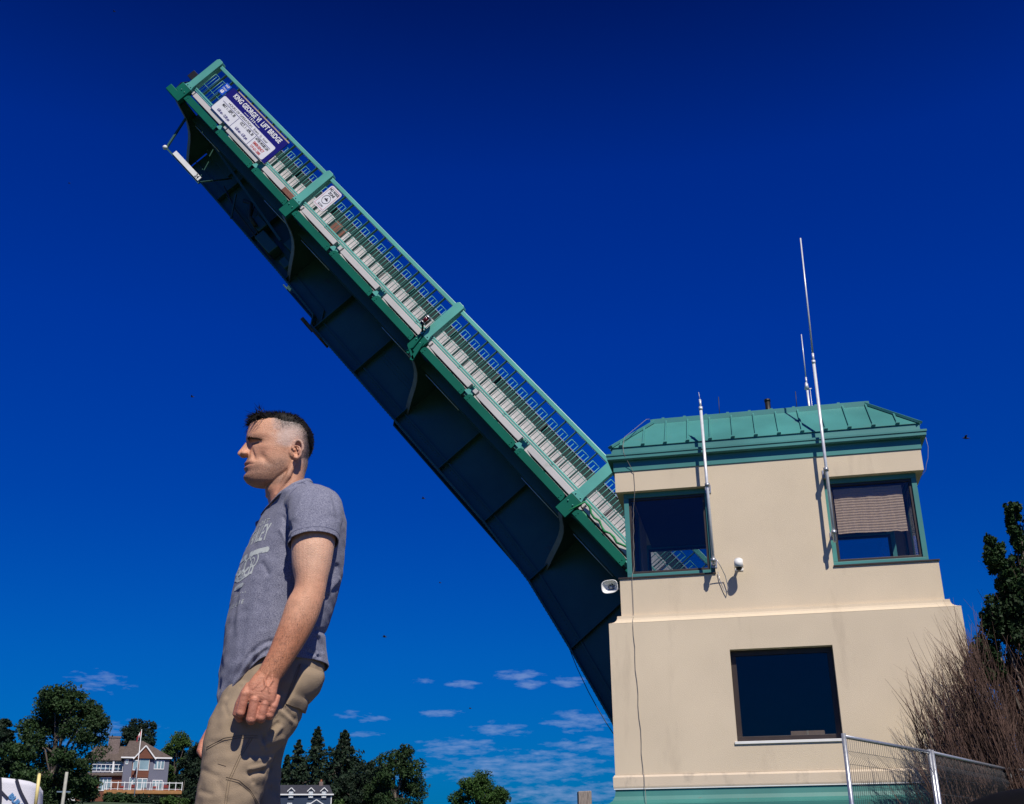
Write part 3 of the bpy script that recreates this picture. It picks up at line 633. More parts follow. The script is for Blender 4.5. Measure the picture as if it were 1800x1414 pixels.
m_ = MB(); put_text(m_, 'NO WAKE', .10, L(11.02, 23.931, -.20), EXS, BN, .003, .8); put_text(m_, 'ZONE', .10, L(11.02, 23.931, -.30), EXS, BN, .003, .9); put_text(m_, 'SLOW', .08, L(11.02, 23.931, -.70), EXS, BN, .001, .9)
cc = L(11.02, 23.931, -.49); rr = []
for k in range(25):
    t = 2*math.pi*k/24; d = EXS*math.cos(t)+BN*math.sin(t); rr.append([cc+d*.135, cc+d*.122])
for a, b in zip(rr, rr[1:]): m_.poly([a[0], a[1], b[1], b[0]])
m_.poly([cc+EXS*-.07+BN*-.02, cc+EXS*.06+BN*-.03, cc+EXS*.08+BN*.01, cc+EXS*-.05+BN*.02]); m_.poly([cc+EXS*-.02+BN*.02, cc+EXS*.03+BN*.02, cc+EXS*.01+BN*.07]); m_.build('lettering', INK, sg)
nl = thing('navigation_light', 'dark red navigation lantern fixed beside the second railing post', 'lamp', tuple(L(5.98, 23.8, -.8)))
REDG = mat('red_lens', (.10, .004, .006), .15)
ld = V(0, 0, 1); lc = L(6.02, 23.74, -.82); la = BN
MB().tube([lc-la*.08, lc+la*.08], .085, 16).build('lens', REDG, nl)
MB().tube([lc+la*.08, lc+la*.10, lc+la*.13], [.10, .10, .06], 16).tube([lc-la*.10, lc-la*.08], .10, 16).build('end_cap', GALV, nl)
m_ = MB()
for k in range(5): t = k*1.2566; d = BAX*math.cos(t)*.092+V(0, 1, 0)*math.sin(t)*.092; m_.tube([lc+d-la*.09, lc+d+la*.09], .006, 5)
m_.build('guard_bar', GALV, nl)
m_ = MB(); m_.bar(lc-la*.1, L(5.93, 23.92, -1.08), .04, .04); m_.bar(lc-la*.1, lc-la*.16, .08, .08); m_.build('bracket', BLACK, nl)
# green tarp hanging from the walkway edge near the tower
NETM = mat('green_tarp', (.02, .20, .10), .7, .2, 9, .2, 30)
rows = []
for i in range(25):
    s = -.22-i*(1.52/24); u = i/24
    drop = .26*(1-.55*u)+.05*math.sin(u*9)+.03*math.sin(u*23)
    if u > .93: drop += .02
    row = []
    for j in range(10):
        v = j/9; n_ = -1.46+drop*v*(.9 if u < .85 else .7)
        row.append(L(s+.03*math.sin(v*5+u*6), 24.0-.035*math.sin(v*3.1)*(1+.6*math.sin(u*16))+.012*math.sin(u*38+v*6), n_))
    rows.append(row)
t_ = MB().skin(rows, close=False); t_o = t_.build('tarpaulin', NETM, None, 0, tuple(L(-1, 24, -1.4)))
q = t_o.modifiers.new('s', 'SOLIDIFY'); q.thickness = .006
tag(t_o, 'crumpled green tarpaulin tied along the bridge edge beside the tower', 'tarpaulin')
rp = [L(-.05, 23.93, -1.62), L(-.15, 23.9, -1.3), L(-.22, 23.88, -1.05)]+[L(-.25-1.55*k/12, 23.9-.01*math.sin(k), -1.05-.10*math.sin(math.pi*k/12*1.0)+.035*math.sin(k*1.9)) for k in range(13)]
r_ = MB().tube(rp, [.012, .018, .022]+[.018+.014*abs(math.sin(k*1.3)) for k in range(13)], 7).build('rolled_netting', mat('bright_green_net', (.01, .22, .07), .8, .3, 30, .3, 60), None, 0, tuple(rp[2]))
tag(r_, 'rolled bright green netting strung along the white walkway edge', 'netting')
# ------------------------------------------------------------------ the man
P = thing('person', 'man in heather grey t-shirt and khaki cargo trousers looking left, fist at his side', 'person', (-1.40, 3.15, 0), local=True, rz=R(24))
def interp(tab, z):
    if z <= tab[0][0]: return tab[0][1:]
    for a, b in zip(tab, tab[1:]):
        if z <= b[0]:
            t = (z-a[0])/(b[0]-a[0]); return tuple(x+(y-x)*t for x, y in zip(a[1:], b[1:]))
    return tab[-1][1:]
def smooth_tab(tab, n):
    """Catmull-Rom resampling of rows (z, values...)"""
    A = np.array(sorted(tab), float); out = []
    for i in range(len(A)-1):
        p0, p1, p2, p3 = A[max(i-1, 0)], A[i], A[i+1], A[min(i+2, len(A)-1)]
        for k in range(n):
            t = k/n
            q = .5*((2*p1)+(-p0+p2)*t+(2*p0-5*p1+4*p2-p3)*t*t+(-p0+3*p1-3*p2+p3)*t**3)
            q[0] = p1[0]+(p2[0]-p1[0])*t; out.append(tuple(q))
    out.append(tuple(A[-1])); return out
def body_ring(z, xf, xb, w, xw=None, pf=2.2, pb=2.2, n=72, yc=0.0, tilt=0.0):
    """horizontal section: front xf, back xb, half width w at xw"""
    if xw is None: xw = (xf+xb)/2
    out = []
    for k in range(n):
        t = 2*math.pi*k/n; c, s = math.cos(t), math.sin(t)
        if c < 0: p, a = pf, xw-xf
        else: p, a = pb, xb-xw
        x = xw+a*math.copysign(abs(c)**(2/p), c); y = w*math.copysign(abs(s)**(2/p), s)
        out.append(V(x, yc+y, z+tilt*(x-xw)))
    return out
SK = MB()
# skull and face: z, front (without nose), back, half width, x of the widest point
HEAD = [(1.504, -.096, -.060, .016, -.075), (1.508, -.112, -.042, .030, -.072), (1.516, -.126, -.026, .042, -.058), (1.530, -.1335, -.012, .050, -.045), (1.545, -.132, .004, .056, -.03),
        (1.560, -.134, .022, .0605, -.016), (1.580, -.134, .042, .0645, -.008), (1.600, -.127, .056, .068, -.004), (1.618, -.1245, .064, .0705, .0), (1.635, -.1255, .069, .0725, .004),
        (1.650, -.131, .0715, .0745, .008), (1.662, -.1395, .072, .0755, .01), (1.675, -.139, .0715, .0760, .012), (1.69, -.1365, .068, .0745, .008), (1.708, -.133, .058, .070, .0),
        (1.722, -.126, .046, .062, -.010), (1.731, -.113, .030, .050, -.024), (1.7365, -.094, .010, .034, -.038), (1.739, -.070, -.016, .015, -.044)]
HT = smooth_tab(HEAD, 6)
def gs(p, c, s): return math.exp(-sum(((a-b)/q)**2 for a, b, q in zip(p, c, s)))
def face(p):
    x, y, z = p; ay = abs(y); dx = dy = dz = 0
    if x < 0:
        q = (x, ay, z)
        g = gs(q, (-.116, .033, 1.6405-.10*(ay-.03)), (.03, .0175, .0065 if z > 1.6405-.10*(ay-.03) else .0095)); dx += .0115*g; g = gs(q, (-.118, .031, 1.6380-.10*(ay-.03)), (.03, .0125, .0030)); dx -= .0038*g; 
        g = gs(q, (-.13, .030, 1.6510-.12*(ay-.03)), (.03, .020, .0060)); dx -= .0060*g
        g = gs(q, (-.118, .032, 1.6295), (.03, .013, .0032)); dx -= .0028*g           # lower lid
        g = gs(q, (-.13, .0, 1.667), (.03, .010, .008)); dx += .002*g
        g = gs(q, (-.09, .058, 1.622), (.03, .02, .012)); dx -= .0015*g; dy += .0020*g*(1 if y > 0 else -1)   # cheekbone
        g = gs(q, (-.1, .048, 1.585), (.025, .02, .014)); dx += .0045*g; dy -= .003*g*(1 if y > 0 else -1)
        g = gs(q, (-.137, 0, 1.5755), (.03, .028, .0038)); dx -= .0040*g               # upper lip
        g = gs(q, (-.137, 0, 1.5675), (.045, .036, .0026)); dx += .0058*g               # mouth line
        g = gs(q, (-.137, 0, 1.5598), (.03, .025, .0042)); dx -= .0042*g               # lower lip
        g = gs(q, (-.13, 0, 1.5455), (.03, .022, .0050)); dx += .0035*g                 # chin dent
        g = gs(q, (-.13, 0, 1.529), (.03, .019, .010)); dx -= .0035*g
        g = gs(q, (-.135, 0, 1.684), (.03, .045, .0022)); dx += .0013*g; g = gs(q, (-.135, 0, 1.694), (.03, .04, .0022)); dx += .0011*g   # forehead lines
        g = gs(q, (-.098, .060, 1.634), (.010, .02, .0018)); dy -= .0012*g*(1 if y > 0 else -1); g = gs(q, (-.096, .060, 1.626), (.010, .02, .0018)); dy -= .0012*g*(1 if y > 0 else -1)   # crow's feet
        # nasolabial fold
        t = (1.622-z)/.050
        if 0 < t < 1.15: g = math.exp(-((ay-(.0225+.020*t))/.0034)**2)*math.sin(min(1, t)*math.pi)*(1 if x < -.07 else 0); dx += .0060*g; dy -= .0025*g*(1 if y > 0 else -1)
        t = (1.605-z)/.05
        if 0 < t < 1: g = math.exp(-((ay-(.050+.008*t))/.0036)**2)*math.sin(t*math.pi)*(1 if x < -.05 else 0); dx += .0022*g; dy -= .0022*g*(1 if y > 0 else -1)
    g = gs((x, ay, z), (-.045, .07, 1.672), (.035, .03, .022)); dy -= .0035*g*(1 if y > 0 else -1)   # temple
    g = gs((x, ay, z), (-.02, .07, 1.60), (.03, .03, .02)); dy -= .002*g*(1 if y > 0 else -1)
    return V(x+dx, y+dy, z)
SK.skin([[face(p) for p in body_ring(z, xf, xb, w, xw, 2.25, 2.1, 96)] for z, xf, xb, w, xw in HT])
# nose
NOSE = [(1.661, -.1375, .0075), (1.652, -.1365, .0078), (1.642, -.1430, .0085), (1.632, -.1490, .0098), (1.622, -.1550, .0112), (1.614, -.1598, .0125), (1.609, -.1618, .0128), (1.604, -.1605, .0120), (1.6005, -.1560, .0100), (1.598, -.148, .0075)]
SK.skin([body_ring(z, xf, -.09, w, -.118, 1.75, 2, 28) for z, xf, w in smooth_tab(NOSE, 3)])
for sy in (-1, 1): SK.ball((-.1415, sy*.0125, 1.6065), .0085, 8, (1.35, .95, .95))
# neck
NECK = [(1.36, -.02, .10, .07, .03), (1.41, -.052, .092, .075, .02), (1.44, -.049, .077, .064, .012), (1.47, -.0565, .064, .0585, .006), (1.495, -.066, .056, .056, .0), (1.52, -.060, .053, .0555, 0), (1.55, -.045, .054, .055, .008), (1.59, -.03, .062, .055, .01), (1.62, -.02, .06, .05, .02)]
SK.skin([body_ring(z, xf, xb, w, xw, 2.1, 2.1, 64) for z, xf, xb, w, xw in smooth_tab(NECK, 4)])
# sternomastoid
for sy in (-1, 1): SK.tube([(.012, sy*.060, 1.58), (-.005, sy*.056, 1.53), (-.03, sy*.042, 1.47), (-.045, sy*.018, 1.425)], [.008, .010, .010, .008], 10)
SK.ball((-.0555, 0, 1.480), .009, 8)
# ears
for sy in (-1, 1):
    ec = V(.0185, sy*.078, 1.6125); ex = V(.90, sy*.42, .0).normalized(); ez = V(.16, sy*.06, .985); ez = (ez-ex*ez.dot(ex)).normalized(); en = V(-.42*1, sy*.9, 0)
    en = (en-ex*en.dot(ex)-ez*en.dot(ez)).normalized()
    rim = []
    for k in range(30):
        t = R(-118+k*(325-30)/29); a = .0165*(1.0 if math.sin(t) > -.2 else .78); b = .030
        rim.append(ec+ex*a*math.cos(t)+ez*b*math.sin(t)+en*.006)
    SK.tube(rim, [.0046 if k > 3 else .0060 for k in range(30)], 8)
    SK.skin([[ec+ex*f*.0158*math.cos(u)+ez*f*.029*math.sin(u)+en*d for u in [2*math.pi*k/24 for k in range(24)]] for f, d in ((.5, -.0125), (.95, -.008), (1.0, .0), (.97, .0035), (.70, -.002), (.3, -.0045))])
    SK.tube([ec+ex*-.006+ez*.012+en*.004, ec+ex*.004+ez*.008+en*.005, ec+ex*.007+ez*-.004+en*.005, ec+ex*.000+ez*-.016+en*.004], [.0028, .0036, .0036, .0030], 7)
    SK.ball(ec+ex*-.0125+ez*-.001+en*.003, .0052, 6); SK.ball(ec+ex*-.006+ez*-.0265+en*.003, .0074, 7, (1, .7, 1.1))
    SK.ball(V(.006, sy*.066, 1.613), .017, 8, (1, .55, 1.6))
# torso (hidden inside the clothes)
SK.skin([body_ring(z, xf, xb, w, None, 2.4, 2.4, 40) for z, xf, xb, w in ((.90, -.10, .10, .12), (1.0, -.10, .10, .115), (1.15, -.085, .11, .11), (1.3, -.055, .12, .11), (1.38, -.025, .12, .11), (1.43, -.01, .10, .08))])
def limb(mb, path, n=20, sub=4):
    """path rows: (x, y, z, rx, ry): ellipse in the plane across the limb, rx along the x-ish side"""
    A = [np.array(p, float) for p in path]; Q = []
    for i in range(len(A)-1):
        p0, p1, p2, p3 = A[max(i-1, 0)], A[i], A[i+1], A[min(i+2, len(A)-1)]
        for k in range(sub):
            t = k/sub; Q.append(.5*((2*p1)+(-p0+p2)*t+(2*p0-5*p1+4*p2-p3)*t*t+(-p0+3*p1-3*p2+p3)*t**3))
    Q.append(A[-1]); rings = []
    for i, q in enumerate(Q):
        c = V(*q[:3]); d = V(*(Q[min(i+1, len(Q)-1)][:3]-Q[max(i-1, 0)][:3])).normalized()
        ax = V(1, 0, 0); ax = (ax-d*ax.dot(d)).normalized(); ay = d.cross(ax)
        rings.append([c+ax*q[3]*math.cos(t)+ay*q[4]*math.sin(t) for t in [2*math.pi*k/n for k in range(n)]])
    mb.skin(rings); return Q
ARM = [(.090, -.150, 1.42, .055, .05), (.090, -.192, 1.36, .064, .052), (.088, -.215, 1.30, .066, .054), (.087, -.226, 1.25, .0615, .053), (.087, -.231, 1.20, .056, .050), (.088, -.235, 1.155, .0465, .046),
       (.084, -.238, 1.118, .0455, .043), (.071, -.241, 1.078, .050, .043), (.056, -.244, 1.03, .0475, .041), (.036, -.247, .98, .0425, .036), (.014, -.250, .93, .0365, .030), (-.008, -.252, .889, .0335, .024), (-.014, -.2525, .878, .0335, .022)]
def hand(mb, T, curl=True):
    pal = [((-.012, -.2525, .884), .033, .021), ((-.019, -.255, .868), .037, .0205), ((-.026, -.2575, .848), .0415, .0205), ((-.031, -.2595, .825), .0425, .0180), ((-.033, -.258, .814), .0405, .0150)]
    sx = V(.94, 0, -.32).normalized(); sy = V(.0, 1, .15).normalized(); rings = []
    for c, a, b in pal: rings.append([T(V(*c)+sx*a*math.copysign(abs(math.cos(t))**.8, math.cos(t))+sy*b*math.copysign(abs(math.sin(t))**.85, math.sin(t))) for t in [2*math.pi*k/28 for k in range(28)]])
    mb.skin(rings)
    F = [((-.0715, -.263, .829), (-.0800, -.258, .7820), (-.076, -.224, .7855), (-.070, -.222, .808), .0128), ((-.0445, -.266, .814), (-.0510, -.262, .7640), (-.048, -.226, .7680), (-.044, -.222, .803), .0131),
         ((-.0175, -.263, .805), (-.0250, -.260, .7690), (-.0225, -.226, .7720), (-.0185, -.222, .802), .0124), ((.0065, -.257, .800), (-.0015, -.254, .7770), (-.0010, -.225, .7800), (.003, -.221, .800), .0112)]
    for K, Pp, D, Tt, r in F:
        K, Pp, D, Tt = V(*K), V(*Pp), V(*D), V(*Tt)
        pts = [K+V(.01, .012, .03), K, K.lerp(Pp, .5)+V(0, -.001, 0), Pp, Pp.lerp(D, .5)+V(0, 0, -.003), D, Tt]
        mb.tube([T(p) for p in pts], [r*.8, r*1.08, r*1.0, r*1.06, r*1.0, r*.96, r*.9], 12)
        mb.ball(T(K+V(0, -.0015, .000)), r*1.0, 8); mb.ball(T(Pp), r*1.02, 8)
    th = [(-.045, -.244, .862), (-.068, -.235, .838), (-.085, -.226, .806), (-.0905, -.219, .782), (-.082, -.212, .770)]
    mb.tube([T(V(*p)) for p in th], [.018, .0165, .0130, .0120, .0100], 12); mb.ball(T(V(-.082, -.212, .770)), .010, 8)
    # tendons and veins on the back of the hand
    for q in ([(-.012, -.275, .892), (-.022, -.2785, .868), (-.018, -.280, .852), (-.028, -.2795, .838)], [(-.004, -.275, .886), (-.001, -.2765, .866), (-.010, -.279, .850), (-.006, -.277, .832)], [(-.026, -.274, .876), (-.040, -.2775, .856), (-.052, -.2765, .842)]):
        mb.tube([T(V(*p)+V(0, .0012, 0)) for p in q], .0024, 6)
ident = lambda p: p
limb(SK, ARM, 28); hand(SK, ident)
SK.ball((.117, -.238, 1.108), .0135, 8)
# far arm, swung a little forward
def far(p):
    t = max(0, min(1, (1.42-p.z)/.54)); return V(p.x-.100*t*t*(3-2*t)**.5-.01*t, -p.y-.02*t, p.z-.062*t)
fa = MB(); limb(fa, ARM, 28); b0 = len(SK.v); SK.v += [far(p) for p in fa.v]; SK.f += [[b0+i for i in f][::-1] for f in fa.f]; SK.smooth += fa.smooth
hand(SK, far)
def head_turn(p, sgn=1):
    f = max(0, min(1, (p.z-1.45)/.07)); 
    if f == 0 or abs(p.y) > .13: return p
    a_ = sgn*R(7)*f*f*(3-2*f); x, y = p.x-.012, p.y; return V(.012+x*math.cos(a_)-y*math.sin(a_), x*math.sin(a_)+y*math.cos(a_), p.z)
SK.v = [head_turn(p) for p in SK.v]
bme = remeshed(SK, .0021, 2, .45)
# skin colour: tan, beard shadow, cropped hair; shade painted in mouth and eye slits
nv = len(bme.vertices); co = np.empty(nv*3, np.float32); bme.vertices.foreach_get('co', co); co = co.reshape(-1, 3).astype(float)
co = np.array([tuple(head_turn(V(*c), -1)) for c in co])
X, Y, Z = co[:, 0], co[:, 1], co[:, 2]; AY = np.abs(Y)
rs = np.random.RandomState(3)
grain = rs.rand(nv)
blot = np.array([noise.noise(Vector(c)*45)*.5+noise.noise(Vector(c)*110)*.35 for c in co])
base = np.tile(np.array([.65, .335, .205]), (nv, 1))
def mixc(mask, c): 
    global base
    m = np.clip(mask, 0, 1)[:, None]; base = base*(1-m)+np.array(c)*m
def g3(cx, cy, cz, sx, sy, sz): return np.exp(-((X-cx)/sx)**2-((AY-cy)/sy)**2-((Z-cz)/sz)**2)
sstep = lambda a, b, v: np.clip((v-a)/(b-a), 0, 1)**2*(3-2*np.clip((v-a)/(b-a), 0, 1))
arm = (AY > .165) & (Z < 1.40)
t_up = sstep(1.12, 1.22, Z)*arm; mixc(t_up*.8, (.66, .40, .275))
t_lo = arm*sstep(1.08, .98, Z); mixc(t_lo*.75, (.50, .190, .095)); mixc(arm*sstep(.90, .84, Z)*.75, (.56, .24, .155)); mixc(arm*sstep(.835, .80, Z)*.4, (.52, .20, .14)); mixc(t_lo*np.clip(np.array([noise.noise(V(c[0]*60+c[2]*30, c[1]*60, c[2]*260)) for c in co]), 0, 1)*.55, (.22, .09, .05))
head = (Z > 1.42) & (AY < .12)
mixc(head*(g3(-.15, 0, 1.612, .02, .02, .022)*.45+g3(-.09, .05, 1.61, .03, .03, .02)*.25), (.55, .22, .14))
mixc(head*g3(.02, .085, 1.61, .022, .025, .04)*(X > -.004)*.55, (.56, .23, .14))
mixc(head*sstep(1.53, 1.47, Z)*.35, (.50, .20, .13))
# jaw stubble
jaw = head*sstep(1.588, 1.545, Z-.42*np.clip(X+.085, 0, .1))*sstep(1.492, 1.512, Z+.35*np.clip(X+.02, -.2, .1)*0)*sstep(.012, -.03, X)
mou = sstep(1.0, .5, ((AY)/.030)**2+((Z-1.5685)/.0105)**2)
moust = head*sstep(.030, .022, AY)*(X < -.10)*sstep(1.574, 1.580, Z)*sstep(1.600, 1.594, Z)
st = np.clip(jaw*(1-mou)*(.34+.50*grain)+moust*(.25+.35*grain), 0, .82); mixc(st, (.13, .085, .065))
mixc(head*(X < -.1)*sstep(1.15, .7, (AY/.034)**2+((Z-1.5735)/.0046)**2)*.6, (.42, .14, .11)); mixc(head*(X < -.1)*sstep(1.15, .7, (AY/.032)**2+((Z-1.5610)/.0048)**2)*.5, (.45, .17, .13))
mixc(head*(X < -.09)*np.exp(-((Z-1.5675)/.0018)**2)*(AY < .037)*.85, (.10, .03, .025))  # crease between the lips, its shade painted into the colour
# brows, then the shaded eye slit painted as a dark line
brow = np.exp(-((Z-(1.6505-.16*np.clip(AY-.030, 0, 1)))/.0052)**2)*sstep(.006, .014, AY)*sstep(.060, .046, AY)*(X < -.07)*(Z > 1.64)
mixc(brow*(.72+.28*grain), (.03, .02, .015))
eye = np.exp(-((Z-(1.6352-.08*np.clip(AY-.03, -1, 1)))/.0026)**2)*sstep(.014, .019, AY)*sstep(.046, .042, AY)*(X < -.07); mixc(eye*.9, (.025, .015, .012))
# cropped sides: x grows to the back of the head
hl = 1.700-.030*sstep(-.10, -.03, X)                     # lower edge of the long hair is above this; below it the clippered sides
side = head*sstep(.055, .063, AY+.25*np.clip(X, 0, 1)+.0*Z)
zone = head*sstep(-.080, -.024, X+.018*blot*1.5+.012*(grain-.5)-.30*np.clip(1.66-Z, 0, .05)+.12*np.clip(Z-1.67, 0, .05))*sstep(1.545, 1.615, Z+.02*blot+.25*np.clip(X-.02, 0, .06))*(1-np.exp(-((X-.012)/.024)**2-((Z-1.61)/.036)**2)*.9)
zone = zone*np.clip(1-sstep(1.63, 1.615, Z)*sstep(.03, .0, X), 0, 1)
dark = np.clip(.14+.95*sstep(.000, .060, X)+.7*sstep(1.672, 1.708, Z), 0, .95)
mixc(zone*.65*(1-.3*grain), (.60, .53, .50)); mixc(zone*dark*(.45+.75*grain), (.035, .03, .03))
limv = np.interp(X, [-.14, -.112, -.062, -.03, .02, .04, .055, .075], [1.708, 1.715, 1.7235, 1.711, 1.709, 1.686, 1.645, 1.592]); near = np.clip(1-(limv-Z)/.030, 0, 1)*sstep(-.070, -.045, X)*head*(Z > 1.585)
mixc(near**1.4*np.clip(.25+1.1*grain, 0, 1)*.9, (.03, .026, .025))
mixc(head*np.clip(grain-.80, 0, 1)*1.5*(1-zone), (.36, .16, .10)); mixc(np.clip(np.array([noise.noise(Vector(c)*150+Vector((3, 1, 7))) for c in co])-.32, 0, 1)*.5*(1-zone), (.38, .16, .09))
base *= (1+.26*blot)[:, None]
ca = bme.color_attributes.new('skin', 'FLOAT_COLOR', 'POINT'); ca.data.foreach_set('color', np.hstack([np.clip(base, 0, 1), np.ones((nv, 1))]).astype(np.float32).ravel())
sm = bpy.data.materials.new('tanned_skin'); sm.use_nodes = True; t = sm.node_tree; b = t.nodes['Principled BSDF']; at = t.nodes.new('ShaderNodeVertexColor'); at.layer_name = 'skin'
t.links.new(at.outputs[0], b.inputs['Base Color']); b.inputs['Roughness'].default_value = .42; b.inputs['Specular IOR Level'].default_value = .42
b.inputs['Subsurface Weight'].default_value = .06; b.inputs['Subsurface Radius'].default_value = (.01, .004, .002); b.inputs['Subsurface Scale'].default_value = .5
tc_ = t.nodes.new('ShaderNodeTexCoord'); n_ = t.nodes.new('ShaderNodeTexNoise'); n_.inputs['Scale'].default_value = 420; n_.inputs['Detail'].default_value = 3; t.links.new(tc_.outputs['Object'], n_.inputs[0])
bp = t.nodes.new('ShaderNodeBump'); bp.inputs['Strength'].default_value = .6; bp.inputs['Distance'].default_value = .003; t.links.new(n_.outputs[0], bp.inputs['Height']); t.links.new(bp.outputs[0], b.inputs['Normal'])
body = link('body', bme, sm, P)
bvh_body = BVHTree.FromPolygons([tuple(v.co) for v in bme.vertices], [tuple(p.vertices) for p in bme.polygons])
# ---- hair: a thin cap over the crown plus short strands
HAIRM = mat('black_hair', (.006, .005, .005), .6, .4, 60, stretch=(1, 1, 1), spec=.15)
def hair_low(x, ay):        # lower limit of the longer hair on the head
    return interp([(-.14, 1.708), (-.112, 1.715), (-.062, 1.7235), (-.03, 1.711), (.02, 1.709), (.04, 1.686), (.055, 1.645), (.075, 1.592)], x)[0]
cap = MB(); rows = []
for z, xf, xb, w, xw in [(a, *b) for a, b in [(q[0], q[1:]) for q in HT] if a > 1.53]:
    pass
hm = MB()
G = {}; zs_ = [q for q in HT if q[0] > 1.60]
for i, (z, xf, xb, w, xw) in enumerate(zs_):
    ring_ = body_ring(z, xf, xb, w, xw, 2.25, 2.1, 96)
    for k, p in enumerate(ring_):
        n_ = V(p.x-xw, p.y, (z-1.66)*1.1).normalized(); lim = hair_low(p.x, abs(p.y))
        thick = max(0.0, min(1, (z-lim)/.018)); on = z > lim-.004 and (p.x > -.112 or z > 1.708)
        G[(i, k)] = (p+n_*(.001+.0095*thick*(1.15 if p.x < -.03 else 1.0-.72*max(0, min(1, (p.x-.005)/.045)))+.0025*noise.noise(p*70)), on)
idx = {}
for (i, k), (p, on) in G.items(): idx[(i, k)] = len(hm.v); hm.v.append(p)
for i in range(len(zs_)-1):
    for k in range(96):
        j = (k+1) % 96; q = [(i, k), (i, j), (i+1, j), (i+1, k)]
        if all(G[c][1] for c in q): hm.f.append([idx[c] for c in q]); hm.smooth.append(True)
tp = len(zs_)-1; hm.f.append([idx[(tp, k)] for k in range(96)]); hm.smooth.append(True)
hr = random.Random(5)
def strand(mb, p, d, ln, wd, droop=0.0):
    d = d.normalized(); sd = d.cross(V(hr.uniform(-1, 1), hr.uniform(-1, 1), hr.uniform(-1, 1))).normalized(); pts = []
    for i in range(4):
        t = i/3; c = p+d*ln*t+V(0, 0, -droop*t*t); pts.append((c, wd*(1-t*.85)))
    for (a, ra), (b_, rb) in zip(pts, pts[1:]): mb.poly([a-sd*ra, a+sd*ra, b_+sd*rb, b_-sd*rb])
cand = [p for (p, on) in G.values() if on]
for _ in range(2600):
    p = hr.choice(cand); nrm = V(p.x+.02, p.y, (p.z-1.66)*1.3).normalized(); f = max(0, min(1, (.02-p.x)/.12))
    d = nrm*(.45+.3*f)+V(.55-1.35*f, hr.uniform(-.4, .4), .15)
    strand(hm, p-nrm*.004+V(hr.uniform(-.004, .004), hr.uniform(-.004, .004), 0), d, (hr.uniform(.007, .013)+.010*f)*(1 if p.x < .03 else .5), .0011, .002)
for _ in range(240):      # forelock falling over the brow
    y = hr.gauss(0, .030); p = V(-.110+hr.uniform(-.012, .02), y, 1.727+hr.uniform(-.008, .010)); strand(hm, p, V(-.8, hr.uniform(-.5, .5), hr.uniform(-.75, .45)), hr.uniform(.018, .040), .0013, hr.uniform(.0, .018))
for _ in range(42):       # tuft standing up above the forehead
    p = V(-.104+hr.uniform(-.014, .018), hr.gauss(-.01, .022), 1.744); strand(hm, p, V(-.25+hr.uniform(-.7, .6), hr.uniform(-.5, .5), 1), hr.uniform(.012, .026), .0010, -.0)
for _ in range(9000):     # short hair thinning out below the longer top
    i = hr.randrange(len(zs_)); k = hr.randrange(96); z, xf, xb, w, xw = zs_[i]; p = body_ring(z, xf, xb, w, xw, 2.25, 2.1, 96)[k]; lim = hair_low(p.x, abs(p.y)); dz = lim-p.z
    if p.x < -.062 or dz < -.004 or dz > .055 or hr.random() < dz/.040-.25*max(0, p.x)/.07: continue
    nrm = V(p.x-xw, p.y, (z-1.66)*.8).normalized(); strand(hm, p-nrm*.001, nrm*.35+V(.45, 0, -.55), hr.uniform(.003, .007), .0005)
hm.v = [head_turn(p) for p in hm.v]
hm.build('hair', HAIRM, P)

for sy, nm in ((-1, 'eyebrow'), (1, 'eyebrow')):
    eb = MB()
    for _ in range(330):
        u = hr.random(); y = sy*(.008+.044*u); z = 1.6505+.0035*math.sin(math.pi*min(1, u*1.1))-.0150*max(0, u-.45)+hr.gauss(0, .0021*(1.15-u*.6)); o = head_turn(V(-.25, y, z)); d = head_turn(V(-.15, y, z))-o
        l_, n_, *_ = bvh_body.ray_cast(o, d.normalized())
        if l_ is not None: strand(eb, l_-n_*.0006, n_*.35+V(.25, sy*.75, .22), hr.uniform(.004, .008), .0006)
    eb.build(nm, HAIRM, body)
ah = MB()
for _ in range(1500):     # fine hair on the near forearm
    u = hr.random()**.8; z = 1.10-.215*u; q_ = V(.078-.095*u+hr.uniform(-.05, .05), -.5, z); l_, n_, *_ = bvh_body.ray_cast(q_, V(0, 1, 0))
    if l_ is None or l_.y > -.19: continue
    strand(ah, l_-n_*.0005, n_*.28+V(-.10+hr.uniform(-.35, .35), 0, -.9), hr.uniform(.005, .011), .00024)
ah.build('arm_hair', mat('brown_body_hair', (.05, .03, .02), .6), body)

# ------------------------------------------------------------------ t-shirt
SH = MB()
TOR = [(.925, -.137, .158, .176), (.955, -.149, .161, .179), (1.0, -.154, .150, .176), (1.05, -.151, .148, .172), (1.10, -.1455, .160, .172), (1.15, -.1395, .170, .175), (1.20, -.130, .176, .180), (1.25, -.1175, .179, .186), (1.30, -.1035, .179, .190),
       (1.35, -.0845, .178, .194), (1.40, -.066, .172, .192), (1.435, -.054, .160, .180), (1.46, -.049, .143, .150), (1.48, -.047, .125, .118), (1.50, -.045, .105, .094), (1.52, -.043, .085, .078), (1.545, -.04, .07, .066)]
def twist(p):
    f = max(0, min(1, (p.z-.97)/.25))*max(0, min(1, (1.50-p.z)/.06)); a_ = R(21)*f; x, y = p.x-.014, p.y
    return V(.014+x*math.cos(a_)-y*math.sin(a_), x*math.sin(a_)+y*math.cos(a_), p.z)
SH.skin([[twist(p) for p in body_ring(z, xf, xb, w, None, 2.3, 2.4, 64)] for z, xf, xb, w in smooth_tab(TOR, 3)])
SLV = [(.075, -.09, 1.425, .085, .07), (.090, -.150, 1.408, .083, .066), (.092, -.190, 1.370, .082, .063), (.090, -.213, 1.322, .077, .062), (.0885, -.2245, 1.285, .0755, .0650), (.088, -.230, 1.262, .0770, .068), (.088, -.234, 1.236, .0785, .070)]
limb(SH, SLV, 32)
